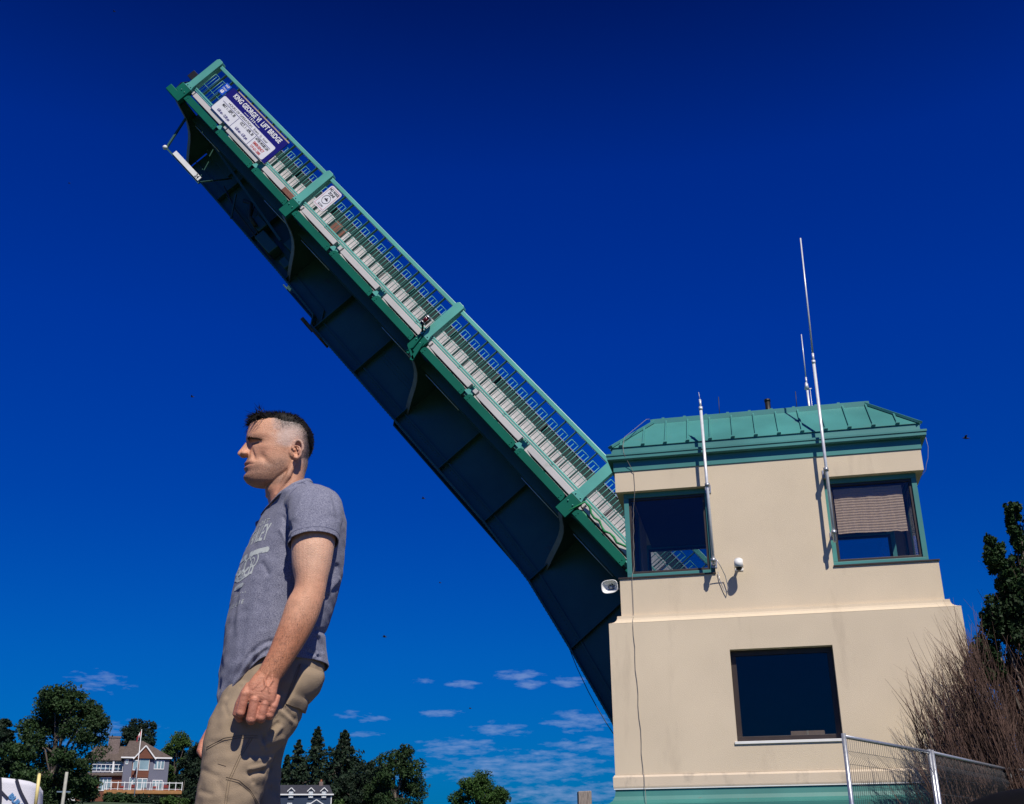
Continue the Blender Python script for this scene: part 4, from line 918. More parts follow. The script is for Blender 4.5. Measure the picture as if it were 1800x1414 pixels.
f2 = MB(); limb(f2, SLV, 32); b0 = len(SH.v); SH.v += [V(p.x-.085, -p.y-.01, p.z) for p in f2.v]; SH.f += [[b0+i for i in f][::-1] for f in f2.f]; SH.smooth += f2.smooth
sme = remeshed(SH, .0031, 8, .5)
bm = bmesh.new(); bm.from_mesh(sme)
def cut(bm, co, no, test):
    geo = [f for f in bm.faces if test(f.calc_center_median())]
    es = set(e for f in geo for e in f.edges); vs_ = set(v for f in geo for v in f.verts)
    r = bmesh.ops.bisect_plane(bm, geom=list(vs_)+list(es)+geo, plane_co=co, plane_no=no, clear_outer=True)
sd = V(.0, -.10, -1).normalized()
cut(bm, V(.088, -.229, 1.271), V(.10, -.32, -1).normalized(), lambda c: c.y < -.186 and c.z < 1.34 or c.y < -.20)
cut(bm, V(.003, .229, 1.2665), V(.03, .32, -1).normalized(), lambda c: c.y > .186 and c.z < 1.34 or c.y > .20)
cut(bm, V(-.049, 0, 1.447), V(-.50, 0, .80).normalized(), lambda c: abs(c.y) < .125 and c.z > 1.42)
cut(bm, V(0, 0, .948), V(.0, 0, -1), lambda c: c.z < 1.0)
bmesh.ops.remove_doubles(bm, verts=bm.verts, dist=.0004)
# folds
def fold(p, x1, z1, x2, z2, wd, amp):      # crease or ridge along a line on the near side of the cloth
    if p.y > .04: return 0
    dx, dz = x2-x1, z2-z1; l2 = dx*dx+dz*dz; t = ((p.x-x1)*dx+(p.z-z1)*dz)/l2
    if t < -.3 or t > 1.3: return 0
    tt = max(0, min(1, t)); e = math.hypot(p.x-x1-dx*tt, p.z-z1-dz*tt)
    return amp*math.exp(-(e/(wd*1.25))**2)
FOLDS = [ (-0.115, 0.963, -0.063, 0.981, 0.0055, -0.0070), (-0.063, 0.981, -0.013, 0.992, 0.0055, -0.0070), (-0.112, 0.950, -0.050, 0.967, 0.0051, 0.0060), (-0.050, 0.967, -0.016, 0.978, 0.0051, 0.0050), (-0.129, 0.924, -0.076, 0.947, 0.0051, -0.0060), (-0.076, 0.947, -0.026, 0.964, 0.0043, -0.0050), (-0.121, 1.154, -0.128, 1.047, 0.0060, -0.0040), (-0.109, 1.138, -0.113, 1.040, 0.0051, 0.0030), (-0.054, 1.224, -0.035, 1.191, 0.0060, -0.0040), (-0.039, 1.191, -0.059, 1.082, 0.0068, -0.0030), (0.011, 1.326, 0.020, 1.228, 0.0047, -0.0060), (-0.002, 1.370, 0.019, 1.305, 0.0038, -0.0040), (-0.008, 1.325, 0.011, 1.287, 0.0043, 0.0040), (0.135, 1.164, 0.166, 1.234, 0.0055, -0.0070), (0.146, 1.148, 0.172, 1.200, 0.0051, 0.0060), (0.134, 1.131, 0.167, 1.174, 0.0051, -0.0050), (0.117, 1.035, 0.147, 1.042, 0.0060, -0.0080), (0.107, 1.063, 0.122, 1.023, 0.0051, 0.0050), (0.122, 1.014, 0.138, 0.982, 0.0051, -0.0060), (0.097, 0.969, 0.133, 0.960, 0.0038, -0.0050), (0.112, 0.955, 0.125, 0.968, 0.0034, 0.0050), (0.049, 1.417, 0.029, 1.340, 0.0068, 0.0030), (0.077, 1.450, 0.069, 1.364, 0.0077, -0.0030), (0.137, 1.426, 0.158, 1.347, 0.0060, -0.0040), (0.125, 1.412, 0.141, 1.355, 0.0060, 0.0030), (-0.135, 1.039, -0.136, 0.959, 0.0060, 0.0030), (-0.091, 1.081, -0.096, 0.992, 0.0077, -0.0030), (-0.022, 1.125, -0.019, 1.022, 0.0085, 0.0020) ]
bm.normal_update()
for v in bm.verts:
    p = v.co.copy(); k = .85*sum(fold(p, *f) for f in FOLDS)
    k += .0035*noise.noise(V(p.x*9, p.y*9, p.z*16))+.0016*noise.noise(V(p.x*30+5, p.y*30, p.z*42))
    fr = max(0, min(1, (-.02-p.x)/.12)); lo_ = max(0, min(1, (1.05-p.z)/.10)); p.z -= .150*fr**1.6*lo_; p.x -= .003*fr*lo_
    low = max(0, (1.03-p.z)/.09); k += .0045*low*noise.noise(V(p.x*22, p.y*22, p.z*30+3))
    v.co = p+v.normal*k
bm.to_mesh(sme); bm.free()
sme.polygons.foreach_set('use_smooth', [True]*len(sme.polygons))
def heather():
    m = bpy.data.materials.new('heather_grey_cotton'); m.use_nodes = True; t = m.node_tree; b = t.nodes['Principled BSDF']; b.inputs['Roughness'].default_value = .95; b.inputs['Specular IOR Level'].default_value = .12
    b.inputs['Sheen Weight'].default_value = .08
    co = t.nodes.new('ShaderNodeTexCoord'); mp = t.nodes.new('ShaderNodeMapping'); mp.inputs['Scale'].default_value = (1, 1, 2.2); t.links.new(co.outputs['Object'], mp.inputs[0])
    n = t.nodes.new('ShaderNodeTexNoise'); n.inputs['Scale'].default_value = 300; n.inputs['Detail'].default_value = 3; n.inputs['Roughness'].default_value = .7; t.links.new(mp.outputs[0], n.inputs[0])
    r = t.nodes.new('ShaderNodeValToRGB'); r.color_ramp.elements[0].position = .36; r.color_ramp.elements[1].position = .64; r.color_ramp.elements[0].color = (.082, .090, .150, 1); r.color_ramp.elements[1].color = (.295, .30, .375, 1)
    t.links.new(n.outputs[0], r.inputs[0]); t.links.new(r.outputs[0], b.inputs['Base Color'])
    bp = t.nodes.new('ShaderNodeBump'); bp.inputs['Strength'].default_value = .25; bp.inputs['Distance'].default_value = .002; t.links.new(n.outputs[0], bp.inputs['Height']); t.links.new(bp.outputs[0], b.inputs['Normal'])
    return m
HEATH = heather()
shirt = link('t_shirt', sme, HEATH, P)
so_ = shirt.modifiers.new('thickness', 'SOLIDIFY'); so_.thickness = .0022; so_.offset = -1
bvh = BVHTree.FromPolygons([tuple(v.co) for v in sme.vertices], [tuple(p.vertices) for p in sme.polygons])
# collar band round the neck opening
cpts = []
for k in range(41):
    t = 2*math.pi*k/40; q = V(.0095-.0585*math.cos(t), .067*math.sin(t), 0); q.z = 1.447+(q.x+.049)*.625
    n0, loc_ = None, bvh.find_nearest(q)[0]; cpts.append(loc_)
cc_ = MB(); rings = []
for k in range(40):
    d = (cpts[(k+1) % 40]-cpts[k-1]).normalized(); o_ = V(cpts[k].x-.01, cpts[k].y, 0).normalized(); u_ = V(-.45, 0, .6)*1; u_ = (o_*-.5+V(0, 0, .75)).normalized()
    c0 = cpts[k]; rings.append([c0+o_*.0022+u_*-.010, c0+o_*.0030+u_*-.002, c0+o_*.0015+u_*.007, c0-o_*.0012+u_*.0075, c0-o_*.002+u_*-.002, c0-o_*.001+u_*-.010])
rings.append(rings[0]); cc_.skin(rings, cap0=False, cap1=False); cc_.build('collar', HEATH, shirt)
# sleeve and bottom hems, shoulder seam: raised stitched bands
def on_shirt(o, d):
    h_ = bvh.ray_cast(o, d.normalized()); return h_
hem = MB()
def seam_line(pts, r, mb, off=.0008):
    out = []
    for q in pts:
        l_, n_, i_, dd = bvh.find_nearest(q)
        if l_ is not None: out.append(l_+n_*off)
    if len(out) > 2: mb.tube(out, r, 5)
ring_ = []
for k in range(49):
    t = 2*math.pi*k/48; ring_.append(V(.089+.078*math.cos(t), -.2235+.070*math.sin(t), 1.271+.016-.32*.064*math.sin(t)+.10*.075*math.cos(t)))
seam_line(ring_, .0007, hem, .0002)
seam_line([V(.035-.02*t, -.150-.02*t, 1.455-.13*t) for t in [k/14 for k in range(15)]], .0012, hem)
seam_line([V(.01+.12*t, -.06-.08*t, 1.50-.035*t) for t in [k/14 for k in range(15)]], .0010, hem)
hem.build('stitched_hem', mat('shirt_seam_thread', (.11, .115, .19), .9), shirt)
# faded chest print, wrapped on the cloth
PRINT = worn('faded_pale_print', (.52, .56, .54), (.20, .21, .28), .95, 60., (.56, .66), (1, 1, 1), .0, 40., .1, .1)
pr = MB()
def wrap(vs, fs):
    """(u, v): u along the chest (towards the man's left), v up; mapped on the shirt"""
    bmx = bmesh.new(); vv = [bmx.verts.new((u, v, 0)) for u, v in vs]
    for f in fs:
        try: bmx.faces.new([vv[i] for i in f])
        except ValueError: pass
    for _ in range(3):
        es = [e for e in bmx.edges if e.calc_length() > .006]
        if es: bmesh.ops.subdivide_edges(bmx, edges=es, cuts=1); 
    bmesh.ops.triangulate(bmx, faces=bmx.faces)
    idm = {}
    for v in bmx.verts:
        u, h_ = v.co.x, v.co.y; ang = (u+.080)/.168
        o = V(.02-.5*math.cos(ang), -.5*math.sin(ang), h_+.092); d = V(math.cos(ang), math.sin(ang), -.26)
        l_, n_, i_, dd = bvh.ray_cast(o, d.normalized())
        if l_ is None: continue
        idm[v] = len(pr.v); pr.v.append(l_+n_*.0009)
    for f in bmx.faces:
        if all(v in idm for v in f.verts): pr.f.append([idm[v] for v in f.verts]); pr.smooth.append(True)
    bmx.free()
def wtext(s, size, u, v, sx=1.0, bold=.0, arc=0.0):
    vs, fs = text_mesh(s, size, bold, 'CENTER', sx); wrap([(u+x, v+y-arc*x*x) for x, y in vs], fs)
wtext('P O R T', .026, 0, 1.392, 1.6, .0006, 1.6)
wtext('STANLEY', .090, -.004, 1.342, .58, .0016, .9)
pr.build('chest_lettering', PRINT, shirt); pr = MB()
def bar_pts(u0, u1, v0, v1, r, arc=0.0, n=24):
    top = [(u0+(u1-u0)*k/n, v1) for k in range(n+1)]; bot = [(u0+(u1-u0)*k/n, v0) for k in range(n+1)]
    vs = [(x, y-arc*x*x) for x, y in top+bot]; m = n+1
    fs = [[k, k+1, m+k+1, m+k] for k in range(n)]
    b0 = len(vs); h_ = (v1-v0)/2
    for uu, sg_ in ((u1, 1), (u0, -1)):
        b0 = len(vs); vs += [(uu+sg_*h_*math.cos(t), (v0+v1)/2+h_*math.sin(t)-arc*uu*uu) for t in [-math.pi/2+math.pi*k/10 for k in range(11)]]; fs.append(list(range(b0, b0+11)))
    return vs, fs
wrap(*bar_pts(.02, .112, 1.262, 1.281, .01, .4)); wrap(*bar_pts(-.112, -.02, 1.262, 1.281, .01, .4))
def ringp(cu, cv, r0, r1, a0, a1, n=22, sy=1.0):
    vs = []; 
    for k in range(n+1): t = R(a0+(a1-a0)*k/n); vs += [(cu+r0*math.cos(t), cv+sy*r0*math.sin(t)), (cu+r1*math.cos(t), cv+sy*r1*math.sin(t))]
    return vs, [[2*k, 2*k+1, 2*k+3, 2*k+2] for k in range(n)]
wrap(*ringp(.055, 1.243, .022, .028, -80, 165)); wrap(*ringp(.05, 1.240, .010, .014, -150, 120)); wrap(*ringp(.018, 1.236, .020, .026, 20, 330)); wrap(*ringp(-.02, 1.236, .020, .026, 0, 360))
pr.build('chest_emblem', PRINT, shirt); pr = MB()
wtext('Beach', .07, -.005, 1.215, .9, .001); wrap(*bar_pts(.0, .062, 1.183, 1.192, .004, -3.5)); wrap(*bar_pts(-.06, -.004, 1.183, 1.192, .004, -3.5)); wrap(*bar_pts(-.03, .03, 1.158, 1.172, .006))
wtext('• • • • • • • •', .014, .02, 1.135, 1.2); wtext('L A K E  E R I E', .018, .0, 1.105, 1.0, .0004)
pr.build('chest_lettering', PRINT, shirt)

# ------------------------------------------------------------------ trousers
TR = MB()
TR.skin([body_ring(z, xf, xb, w, None, 2.5, 2.5, 56) for z, xf, xb, w in smooth_tab([(  .79, -.13, .030, .150), (.82, -.147, .080, .172), (.86, -.136, .128, .177), (.90, -.128, .152, .176), (.94, -.120, .150, .168), (.985, -.110, .145, .160)], 3)])
LEGN = [(.004, -.088, .90, .085, .075), (-.010, -.092, .85, .108, .088), (-.036, -.096, .80, .115, .097), (-.060, -.100, .755, .110, .098), (-.074, -.103, .715, .103, .096), (-.083, -.105, .665, .095, .092), (-.091, -.107, .61, .092, .088), (-.101, -.108, .56, .085, .085), (-.108, -.108, .50, .080, .082), (-.098, -.107, .40, .078, .080), (-.085, -.106, .25, .076, .078), (-.08, -.105, .06, .082, .084)]
LEGF = [(.004, .088, .90, .085, .075), (-.008, .092, .85, .108, .088), (-.024, .096, .80, .102, .097), (-.040, .10, .74, .092, .096), (-.045, .102, .68, .088, .093), (-.042, .104, .62, .088, .09), (-.036, .105, .56, .088, .086), (-.036, .105, .50, .084, .084), (-.02, .105, .40, .08, .08), (.0, .106, .25, .077, .078), (.01, .106, .06, .082, .084)]
limb(TR, LEGN, 40); limb(TR, LEGF, 40)
tme = remeshed(TR, .0034, 10, .5)
bm = bmesh.new(); bm.from_mesh(tme); bm.normal_update()
TF = [(-0.130, 0.816, -0.115, 0.784, 0.0043, -0.0030), (-0.123, 0.841, -0.090, 0.865, 0.0043, -0.0040), (-0.113, 0.877, -0.076, 0.934, 0.0043, -0.0040), (-0.015, 0.731, -0.006, 0.700, 0.0036, -0.0070), (-0.024, 0.722, -0.012, 0.697, 0.0036, 0.0050), (-0.042, 0.628, -0.008, 0.638, 0.0046, -0.0090), (-0.008, 0.638, 0.013, 0.660, 0.0043, -0.0080), (-0.044, 0.641, -0.009, 0.652, 0.0046, 0.0070), (-0.044, 0.632, -0.034, 0.609, 0.0036, -0.0060), (-0.049, 0.675, -0.010, 0.675, 0.0050, -0.0050), (-0.035, 0.666, -0.004, 0.669, 0.0043, 0.0040), (-0.010, 0.706, 0.037, 0.726, 0.0057, 0.0080), (-0.011, 0.722, 0.022, 0.764, 0.0039, -0.0070), (0.003, 0.716, 0.032, 0.754, 0.0036, 0.0060), (0.004, 0.735, 0.014, 0.776, 0.0036, -0.0050), (0.021, 0.818, 0.066, 0.780, 0.0043, -0.0060), (0.022, 0.799, 0.060, 0.774, 0.0039, 0.0050), (-0.153, 0.714, -0.111, 0.708, 0.0050, -0.0030), (-0.058, 0.715, -0.049, 0.684, 0.0043, -0.0040), (-0.168, 0.640, -0.129, 0.622, 0.0050, -0.0040), (-0.121, 0.601, -0.098, 0.555, 0.0050, -0.0030), (-0.064, 0.598, -0.028, 0.577, 0.0050, -0.0040), (-0.017, 0.598, -0.011, 0.562, 0.0043, -0.0050), (0.002, 0.678, 0.036, 0.694, 0.0043, -0.0060), (0.014, 0.604, 0.038, 0.617, 0.0043, -0.0050), (-0.169, 0.585, -0.140, 0.576, 0.0043, -0.0040), (-0.071, 0.797, -0.054, 0.740, 0.0043, -0.0030) ]
for v in bm.verts:
    p = v.co.copy(); k = .62*sum(fold(p, f[0], f[1], f[2], f[3], f[4]*1.25, f[5]) for f in TF)
    k += .005*noise.noise(V(p.x*11, p.y*11, p.z*15))+.0026*noise.noise(V(p.x*30, p.y*30, p.z*38+7))
    v.co = p+v.normal*k
bm.to_mesh(tme); bm.free()
tme.polygons.foreach_set('use_smooth', [True]*len(tme.polygons))
KHAKI = mat('khaki_canvas', (.325, .248, .170), .92, .10, 14, .25, 520, spec=.15)
trs = link('trousers', tme, KHAKI, P)
bvt = BVHTree.FromPolygons([tuple(v.co) for v in tme.vertices], [tuple(p.vertices) for p in tme.polygons])
def side_hit(x, z, y0=-1.0):
    l_, n_, i_, d_ = bvt.ray_cast(V(x, y0, z), V(0, 1, 0)); return (l_, n_) if l_ is not None else (None, None)
def seam3(pts, mb, r=.0009, n=28, off=.0006):
    out = []
    for i in range(n+1):
        t = i/n*(len(pts)-1); a = min(int(t), len(pts)-2); u = t-a; x = pts[a][0]+(pts[a+1][0]-pts[a][0])*u; z = pts[a][1]+(pts[a+1][1]-pts[a][1])*u
        l_, n_ = side_hit(x, z)
        if l_ is not None: out.append(l_+n_*off)
    if len(out) > 3: mb.tube(out, r, 5)
sm2 = MB()
for dx in (0, .006):
    seam3([(-.165, .70-dx), (-.12, .722-dx), (-.075, .728-dx), (-.03, .728-dx)], sm2); seam3([(-.048+dx, .724), (-.075+dx, .675), (-.10+dx, .61), (-.104+dx, .55), (-.108+dx, .45)], sm2)
    seam3([(-.105, .620-dx), (-.07, .612-dx), (-.04, .59-dx), (-.015, .555-dx)], sm2)
seam3([(-.13, .655), (-.108, .648)], sm2); seam3([(.076, .93), (.058, .87), (.040, .81)], sm2); seam3([(.070, .93), (.052, .87), (.034, .81)], sm2)
sm2.build('stitching', mat('dark_khaki_thread', (.20, .15, .10), .9), trs)
# cargo pocket bulging on the back of the near hip
pk = MB(); outl = [(.056, .925), (.150, .912), (.118, .800), (.098, .786), (.040, .806), (.036, .83)]
def pgrid(u, v):     # bilinear over the pocket patch
    tl, tr, br, bl_ = (.080, .932), (.142, .918), (.072, .806), (.042, .818)
    return (tl[0]*(1-u)+tr[0]*u)*(1-v)+(bl_[0]*(1-u)+br[0]*u)*v, (tl[1]*(1-u)+tr[1]*u)*(1-v)+(bl_[1]*(1-u)+br[1]*u)*v
rows = []
for j in range(17):
    row = []
    for i in range(15):
        u, v = i/14, j/16; x, z = pgrid(u, v); l_, n_, *_ = bvt.find_nearest(V(x, -.175+.085*u*u, z)); e = min(u, 1-u, v, 1-v); lift = .004+.010*min(1, e/.16)
        row.append(l_+n_*lift+V(.008*u*v, 0, 0))
    rows.append(row)
pk.skin(rows, close=False)
edge = [rows[0][i] for i in range(15)]+[rows[j][14] for j in range(1, 17)]+[rows[16][i] for i in range(13, -1, -1)]+[rows[j][0] for j in range(15, 0, -1)]
inn = []
for q in edge: l_, n_, *_ = bvt.find_nearest(q); inn.append(l_-n_*.006)
ia, ib = pk.ring(edge), pk.ring(inn)
for i in range(len(ia)): j = (i+1) % len(ia); pk.f.append([ia[i], ia[j], ib[j], ib[i]]); pk.smooth.append(False)
pko = pk.build('cargo_pocket', KHAKI, trs)
for y, x in ((-.106, -.08), (.106, .01)):
    s_ = MB(); s_.skin([body_ring(z, x-.185*f, x+.09*g_, .052*h_, x-.04, 2.6, 2.6, 32, yc=y) for z, f, g_, h_ in ((.0, .98, 1, .95), (.025, 1.02, 1.05, 1.02), (.05, .98, 1.02, .98), (.075, .72, .98, .86), (.11, .42, .92, .82), (.16, .36, .85, .8))])
    s_.build('boot', mat('brown_boot_leather', (.07, .045, .03), .6), P)
# ------------------------------------------------------------------ trees
def leafmat(name, c):
    return mat(name, tuple(x*.62 for x in c), .65, 0, .35, col2=tuple(min(1, x*1.5) for x in c), detail=8, spec=.25)
LM = {'oak': leafmat('oak_leaves', (.022, .048, .014)), 'dark': leafmat('dark_leaves', (.012, .026, .013)), 'bright': leafmat('bright_leaves', (.038, .078, .016)), 'con': leafmat('conifer_needles', (.014, .030, .015)), 'maple': leafmat('maple_leaves', (.028, .066, .011)), 'col': leafmat('hedge_leaves', (.016, .042, .010))}
BARK = mat('grey_bark', (.12, .10, .085), .95, .3, 6, .4, 20, stretch=(3, 3, .6))
def leaf_quads(mb_v, mb_f, pts, size, rs, flat=.0):
    n = len(pts); a = rs.normal(size=(n, 3)); a /= np.linalg.norm(a, axis=1)[:, None]; b = rs.normal(size=(n, 3)); b = np.cross(a, b); b /= np.linalg.norm(b, axis=1)[:, None]
    s = size*(.6+.8*rs.rand(n))[:, None]; a = a*s; b = b*s*.55
    q = np.stack([pts-a, pts+b, pts+a, pts-b], axis=1).reshape(-1, 3); off = sum(len(x) for x in mb_v)
    mb_v.append(q); mb_f.append(np.arange(n*4).reshape(n, 4)+off)
def leaf_mesh(name, vs, fs, m, parent):
    v = np.concatenate(vs); f = np.concatenate(fs); o = np.array(world_off(parent)); v = v-o
    me = bpy.data.meshes.new(name); me.vertices.add(len(v)); me.vertices.foreach_set('co', v.ravel().astype(np.float32))
    me.loops.add(f.size); me.loops.foreach_set('vertex_index', f.ravel().astype(np.int32)); me.polygons.add(len(f))
    me.polygons.foreach_set('loop_start', np.arange(0, f.size, 4).astype(np.int32)); me.update(calc_edges=True); me.validate()
    return link(name, me, m, parent)
def pos(az_, D): return V(math.sin(R(az_))*D, math.cos(R(az_))*D, 0)
def tree(label, az_, el_top, wdeg, D, kind='oak', group='trees on the far bank', seed=1, lobes=26, leaves=9000, size=.34, low=.15, asp=None, name='tree', cat='tree', zb=None):
    rs = np.random.RandomState(seed); c = pos(az_, D); z0 = terrain(c.x, c.y)-.2 if zb is None else zb; z1 = .4+math.tan(R(el_top))*D; Rr = math.radians(wdeg)*D/2; Hh = z1-z0
    t = thing(name, label, cat, (c.x, c.y, z0), group); vs, fs = [], []; tk = MB()
    tr = max(.08, Hh*.022); tk.tube([(c.x, c.y, z0), (c.x+tr, c.y, z0+Hh*.3), (c.x-tr, c.y, z0+Hh*.6), (c.x, c.y, z0+Hh*.9)], [tr*1.3, tr, tr*.6, tr*.15], 8)
    if kind == 'con':
        nl = int(Hh*2.2)+8
        for i in range(nl):
            f = (i+rs.rand()*.6)/nl; zz = z0+Hh*(.08+.92*f); rad = Rr*1.7*(1-f)**.8*(.6+.6*rs.rand())+.15
            nb = 6
            for k in range(nb):
                a = rs.rand()*6.283; rr = rad*(.6+.5*rs.rand()); n_ = int(1.8*leaves/nl/nb*(1.5-f))+6; u = rs.rand(n_)**.7
                p = np.stack([c.x+np.cos(a)*rr*u, c.y+np.sin(a)*rr*u, zz-.28*rr*u+rs.normal(size=n_)*.10*rad+.1*rr*(u>.8)], 1); p[:, :2] += rs.normal(size=(n_, 2))*.10*rr; leaf_quads(vs, fs, p, size*.6, rs)
                if k % 2 == 0: tk.tube([(c.x, c.y, zz), (c.x+math.cos(a)*rr*.8, c.y+math.sin(a)*rr*.8, zz-.22*rr)], [tr*.25, tr*.05], 4)
    else:
        cz = z0+Hh*(low+1)/2; hz = Hh*(1-low)/2
        for i in range(lobes):
            a = rs.rand()*6.283; u = rs.rand()*2-1; q = (.45+.55*rs.rand()**.6); 
            s_ = math.sqrt(max(0, 1-u*u*.9)); lr = Rr*(.19+.20*rs.rand())
            lc = np.array([c.x+math.cos(a)*(Rr-lr*.8)*s_*q, c.y+math.sin(a)*(Rr-lr*.8)*s_*q, cz+u*(hz-lr*.75)])
            n_ = int(2.2*leaves/lobes*(.6+.8*rs.rand())); d = rs.normal(size=(n_, 3)); d /= np.linalg.norm(d, axis=1)[:, None]; rad = lr*(.55+.5*rs.rand(n_)**.5)
            # sub-clumps: leaves gather on twigs, leaving gaps
            tw = rs.normal(size=(26, 3)); tw /= np.linalg.norm(tw, axis=1)[:, None]; d = tw[rs.randint(0, 26, n_)]+d*.38
            leaf_quads(vs, fs, lc+d*rad[:, None]*np.array([1, 1, .78]), size*.66, rs)
            tk.tube([(c.x, c.y, z0+Hh*(.25+.35*rs.rand())), tuple((np.array([c.x, c.y, cz])+lc)/2+np.array([0, 0, -lr*.3])), tuple(lc)], [tr*.42, tr*.25, tr*.06], 5)
    leaf_mesh('crown', vs, fs, LM[kind], t); tk.build('trunk', BARK, t); return t
tree('tall broad leafy tree left of the grey house, the largest on the bank', -33.5, 7.75, 4.5, 130, 'oak', seed=3, lobes=34, leaves=30000, size=.20, low=.18)
tree('dark tree cut by the left edge of the photo behind the largest tree', -36.0, 6.3, 1.8, 150, 'dark', seed=4, lobes=20, leaves=10000, size=.32, low=.1)
tree('leafy tree low in front of the largest tree near the bag', -35.2, 5.2, 2.4, 120, 'oak', seed=14, lobes=18, leaves=9000, size=.22, low=.1)
tree('dark round tree rising behind the roof of the grey house', -29.93, 6.5, 2.1, 275, 'dark', seed=5, lobes=32, leaves=11000, size=.36, low=.1)
tree('brighter green tree just right of the grey house', -28.15, 5.95, 1.9, 285, 'bright', seed=6, lobes=30, leaves=10000, size=.32, low=.1)
tree('dark tree beside the man\'s thigh right of the grey house', -26.9, 5.75, 2.2, 250, 'dark', seed=7, lobes=30, leaves=11000, size=.36, low=.0)
tree('dense dark tree close behind the man\'s leg', -25.3, 5.3, 2.4, 260, 'dark', seed=8, lobes=18, leaves=10000, size=.32, low=.0)
tree('small thin conifer nearest the man\'s leg', -23.0, 4.9, 1.5, 265, 'con', seed=9, leaves=3500, size=.55)
tree('slender conifer behind the roof of the navy house', -22.5, 5.6, 1.7, 262, 'con', seed=10, leaves=4000, size=.55)
tree('tallest pointed conifer behind the navy house', -21.6, 6.2, 2.3, 258, 'con', seed=11, leaves=5000, size=.55)
tree('broad full conifer right of the tallest pointed one', -20.3, 6.05, 3.2, 252, 'con', seed=12, leaves=8000, size=.6)
tree('rounded leafy tree standing at the right end of the tree row', -17.75, 5.5, 3.0, 235, 'oak', seed=13, lobes=40, leaves=20000, size=.34, low=.02)
tree('dense leafy tree between the broad conifer and the rounded tree', -19.2, 4.85, 2.6, 240, 'dark', seed=15, lobes=26, leaves=13000, size=.34, low=.0)
tree('dark leafy tree behind the chimney of the navy house', -20.6, 4.4, 2.4, 256, 'dark', seed=25, lobes=20, leaves=10000, size=.32, low=.0)
tree('separate low round maple left of the wooden post', -13.75, 4.1, 3.1, 170, 'maple', seed=16, lobes=34, leaves=20000, size=.2, low=.3, zb=.2)
tree('dark leafy tree filling the row left of the rounded tree', -18.5, 4.5, 2.2, 262, 'dark', seed=26, lobes=22, leaves=9000, size=.36, low=.0)
tree('dark leafy tree behind the right eave of the grey house', -28.95, 4.9, 2.2, 290, 'dark', seed=41, lobes=30, leaves=9000, size=.36, low=.0)
tree('dark leafy tree between the bright green tree and the man\'s thigh', -27.3, 5.2, 1.9, 275, 'dark', seed=42, lobes=30, leaves=9000, size=.36, low=.0)
def shrub(label, az_, el_, w_, D, kind, seed): return tree(label, az_, el_, w_, D, kind, 'shrubs on the far bank', seed, 9, 2200, .35, .0, name='shrub', cat='shrub')
shrub('dark green shrub below the wooden wing of the grey house', -32.1, 3.45, 1.6, 205, 'dark', 31); shrub('dark shrub left of the white framed doors of the grey house', -33.3, 3.25, 1.2, 200, 'dark', 32)
shrub('low green shrub under the middle of the white railed deck', -30.6, 2.95, 1.6, 210, 'oak', 33); shrub('dark shrub under the right half of the deck', -29.4, 2.85, 1.5, 212, 'dark', 34); shrub('yellow green shrub at the right end of the deck', -28.1, 2.95, 1.5, 214, 'bright', 35)
shrub('pale green shrub right of the navy house', -20.4, 2.95, 1.1, 215, 'bright', 36); shrub('small bright shrub between the tree row and the low maple', -15.7, 2.75, 1.1, 190, 'bright', 37)
shrub('dark bushy shrub filling the gap right of the grey house wall', -27.7, 3.9, 2.0, 262, 'dark', 38); shrub('dark bushy shrub low behind the man\'s thigh', -26.2, 3.6, 2.2, 240, 'dark', 39)
# ---- the fastigiate tree and bare twigs beside the tower
rs = np.random.RandomState(21)
TW = mat('purple_brown_twigs', (.085, .046, .034), .8, .45, 3)
ct = thing('columnar_tree', 'dark upright tree with leafy tops and bare purple twigs right of the tower', 'tree', (4.5, 19.2, -.3))
vs, fs = [], []
CL = [(4.36, 18.51, 5.55, 0.1, 0.15), (4.3, 18.56, 5.27, 0.11, 0.18), (4.4, 18.56, 5.05, 0.11, 0.15), (4.71, 18.61, 5.38, 0.13, 0.27), (4.65, 18.72, 4.94, 0.24, 0.31), (3.94, 18.51, 4.89, 0.14, 0.18), (4.01, 18.51, 4.71, 0.16, 0.15), (4.1, 18.61, 4.47, 0.16, 0.24), (4.18, 18.61, 4.18, 0.22, 0.27), (4.49, 18.72, 4.56, 0.22, 0.33), (3.83, 18.56, 3.9, 0.18, 0.22), (3.68, 18.56, 3.74, 0.11, 0.16), (4.11, 18.72, 3.74, 0.27, 0.33), (4.71, 18.83, 4.12, 0.33, 0.44), (3.61, 18.72, 3.25, 0.2, 0.33), (4.16, 19.27, 3.03, 0.27, 0.33), (4.6, 19.05, 3.36, 0.38, 0.55), (4.16, 19.38, 2.48, 0.27, 0.33), (4.71, 19.27, 2.37, 0.33, 0.44), (5.04, 18.94, 3.47, 0.33, 0.66), (5.04, 18.83, 4.67, 0.27, 0.55)]
for x, y, z, rx, rz in CL:
    n_ = int(3600*rx*rz/.04)+260; n_ = int(min(n_, 5000)*.6); d = rs.normal(size=(n_, 3)); d /= np.linalg.norm(d, axis=1)[:, None]; d *= (rs.rand(n_)**.4)[:, None]
    cl_ = rs.normal(size=(max(6, n_//60), 3)); cl_ /= np.linalg.norm(cl_, axis=1)[:, None]; cl_ *= (.45+.75*rs.rand(len(cl_)))[:, None]
    leaf_quads(vs, fs, np.array([x, y, z])+(cl_[rs.randint(0, len(cl_), n_)]+d*.34)*np.array([rx*1.05, rx*1.05, rz*1.2]), .034, rs)
leaf_mesh('crown', vs, fs, LM['col'], ct)
tk = MB()
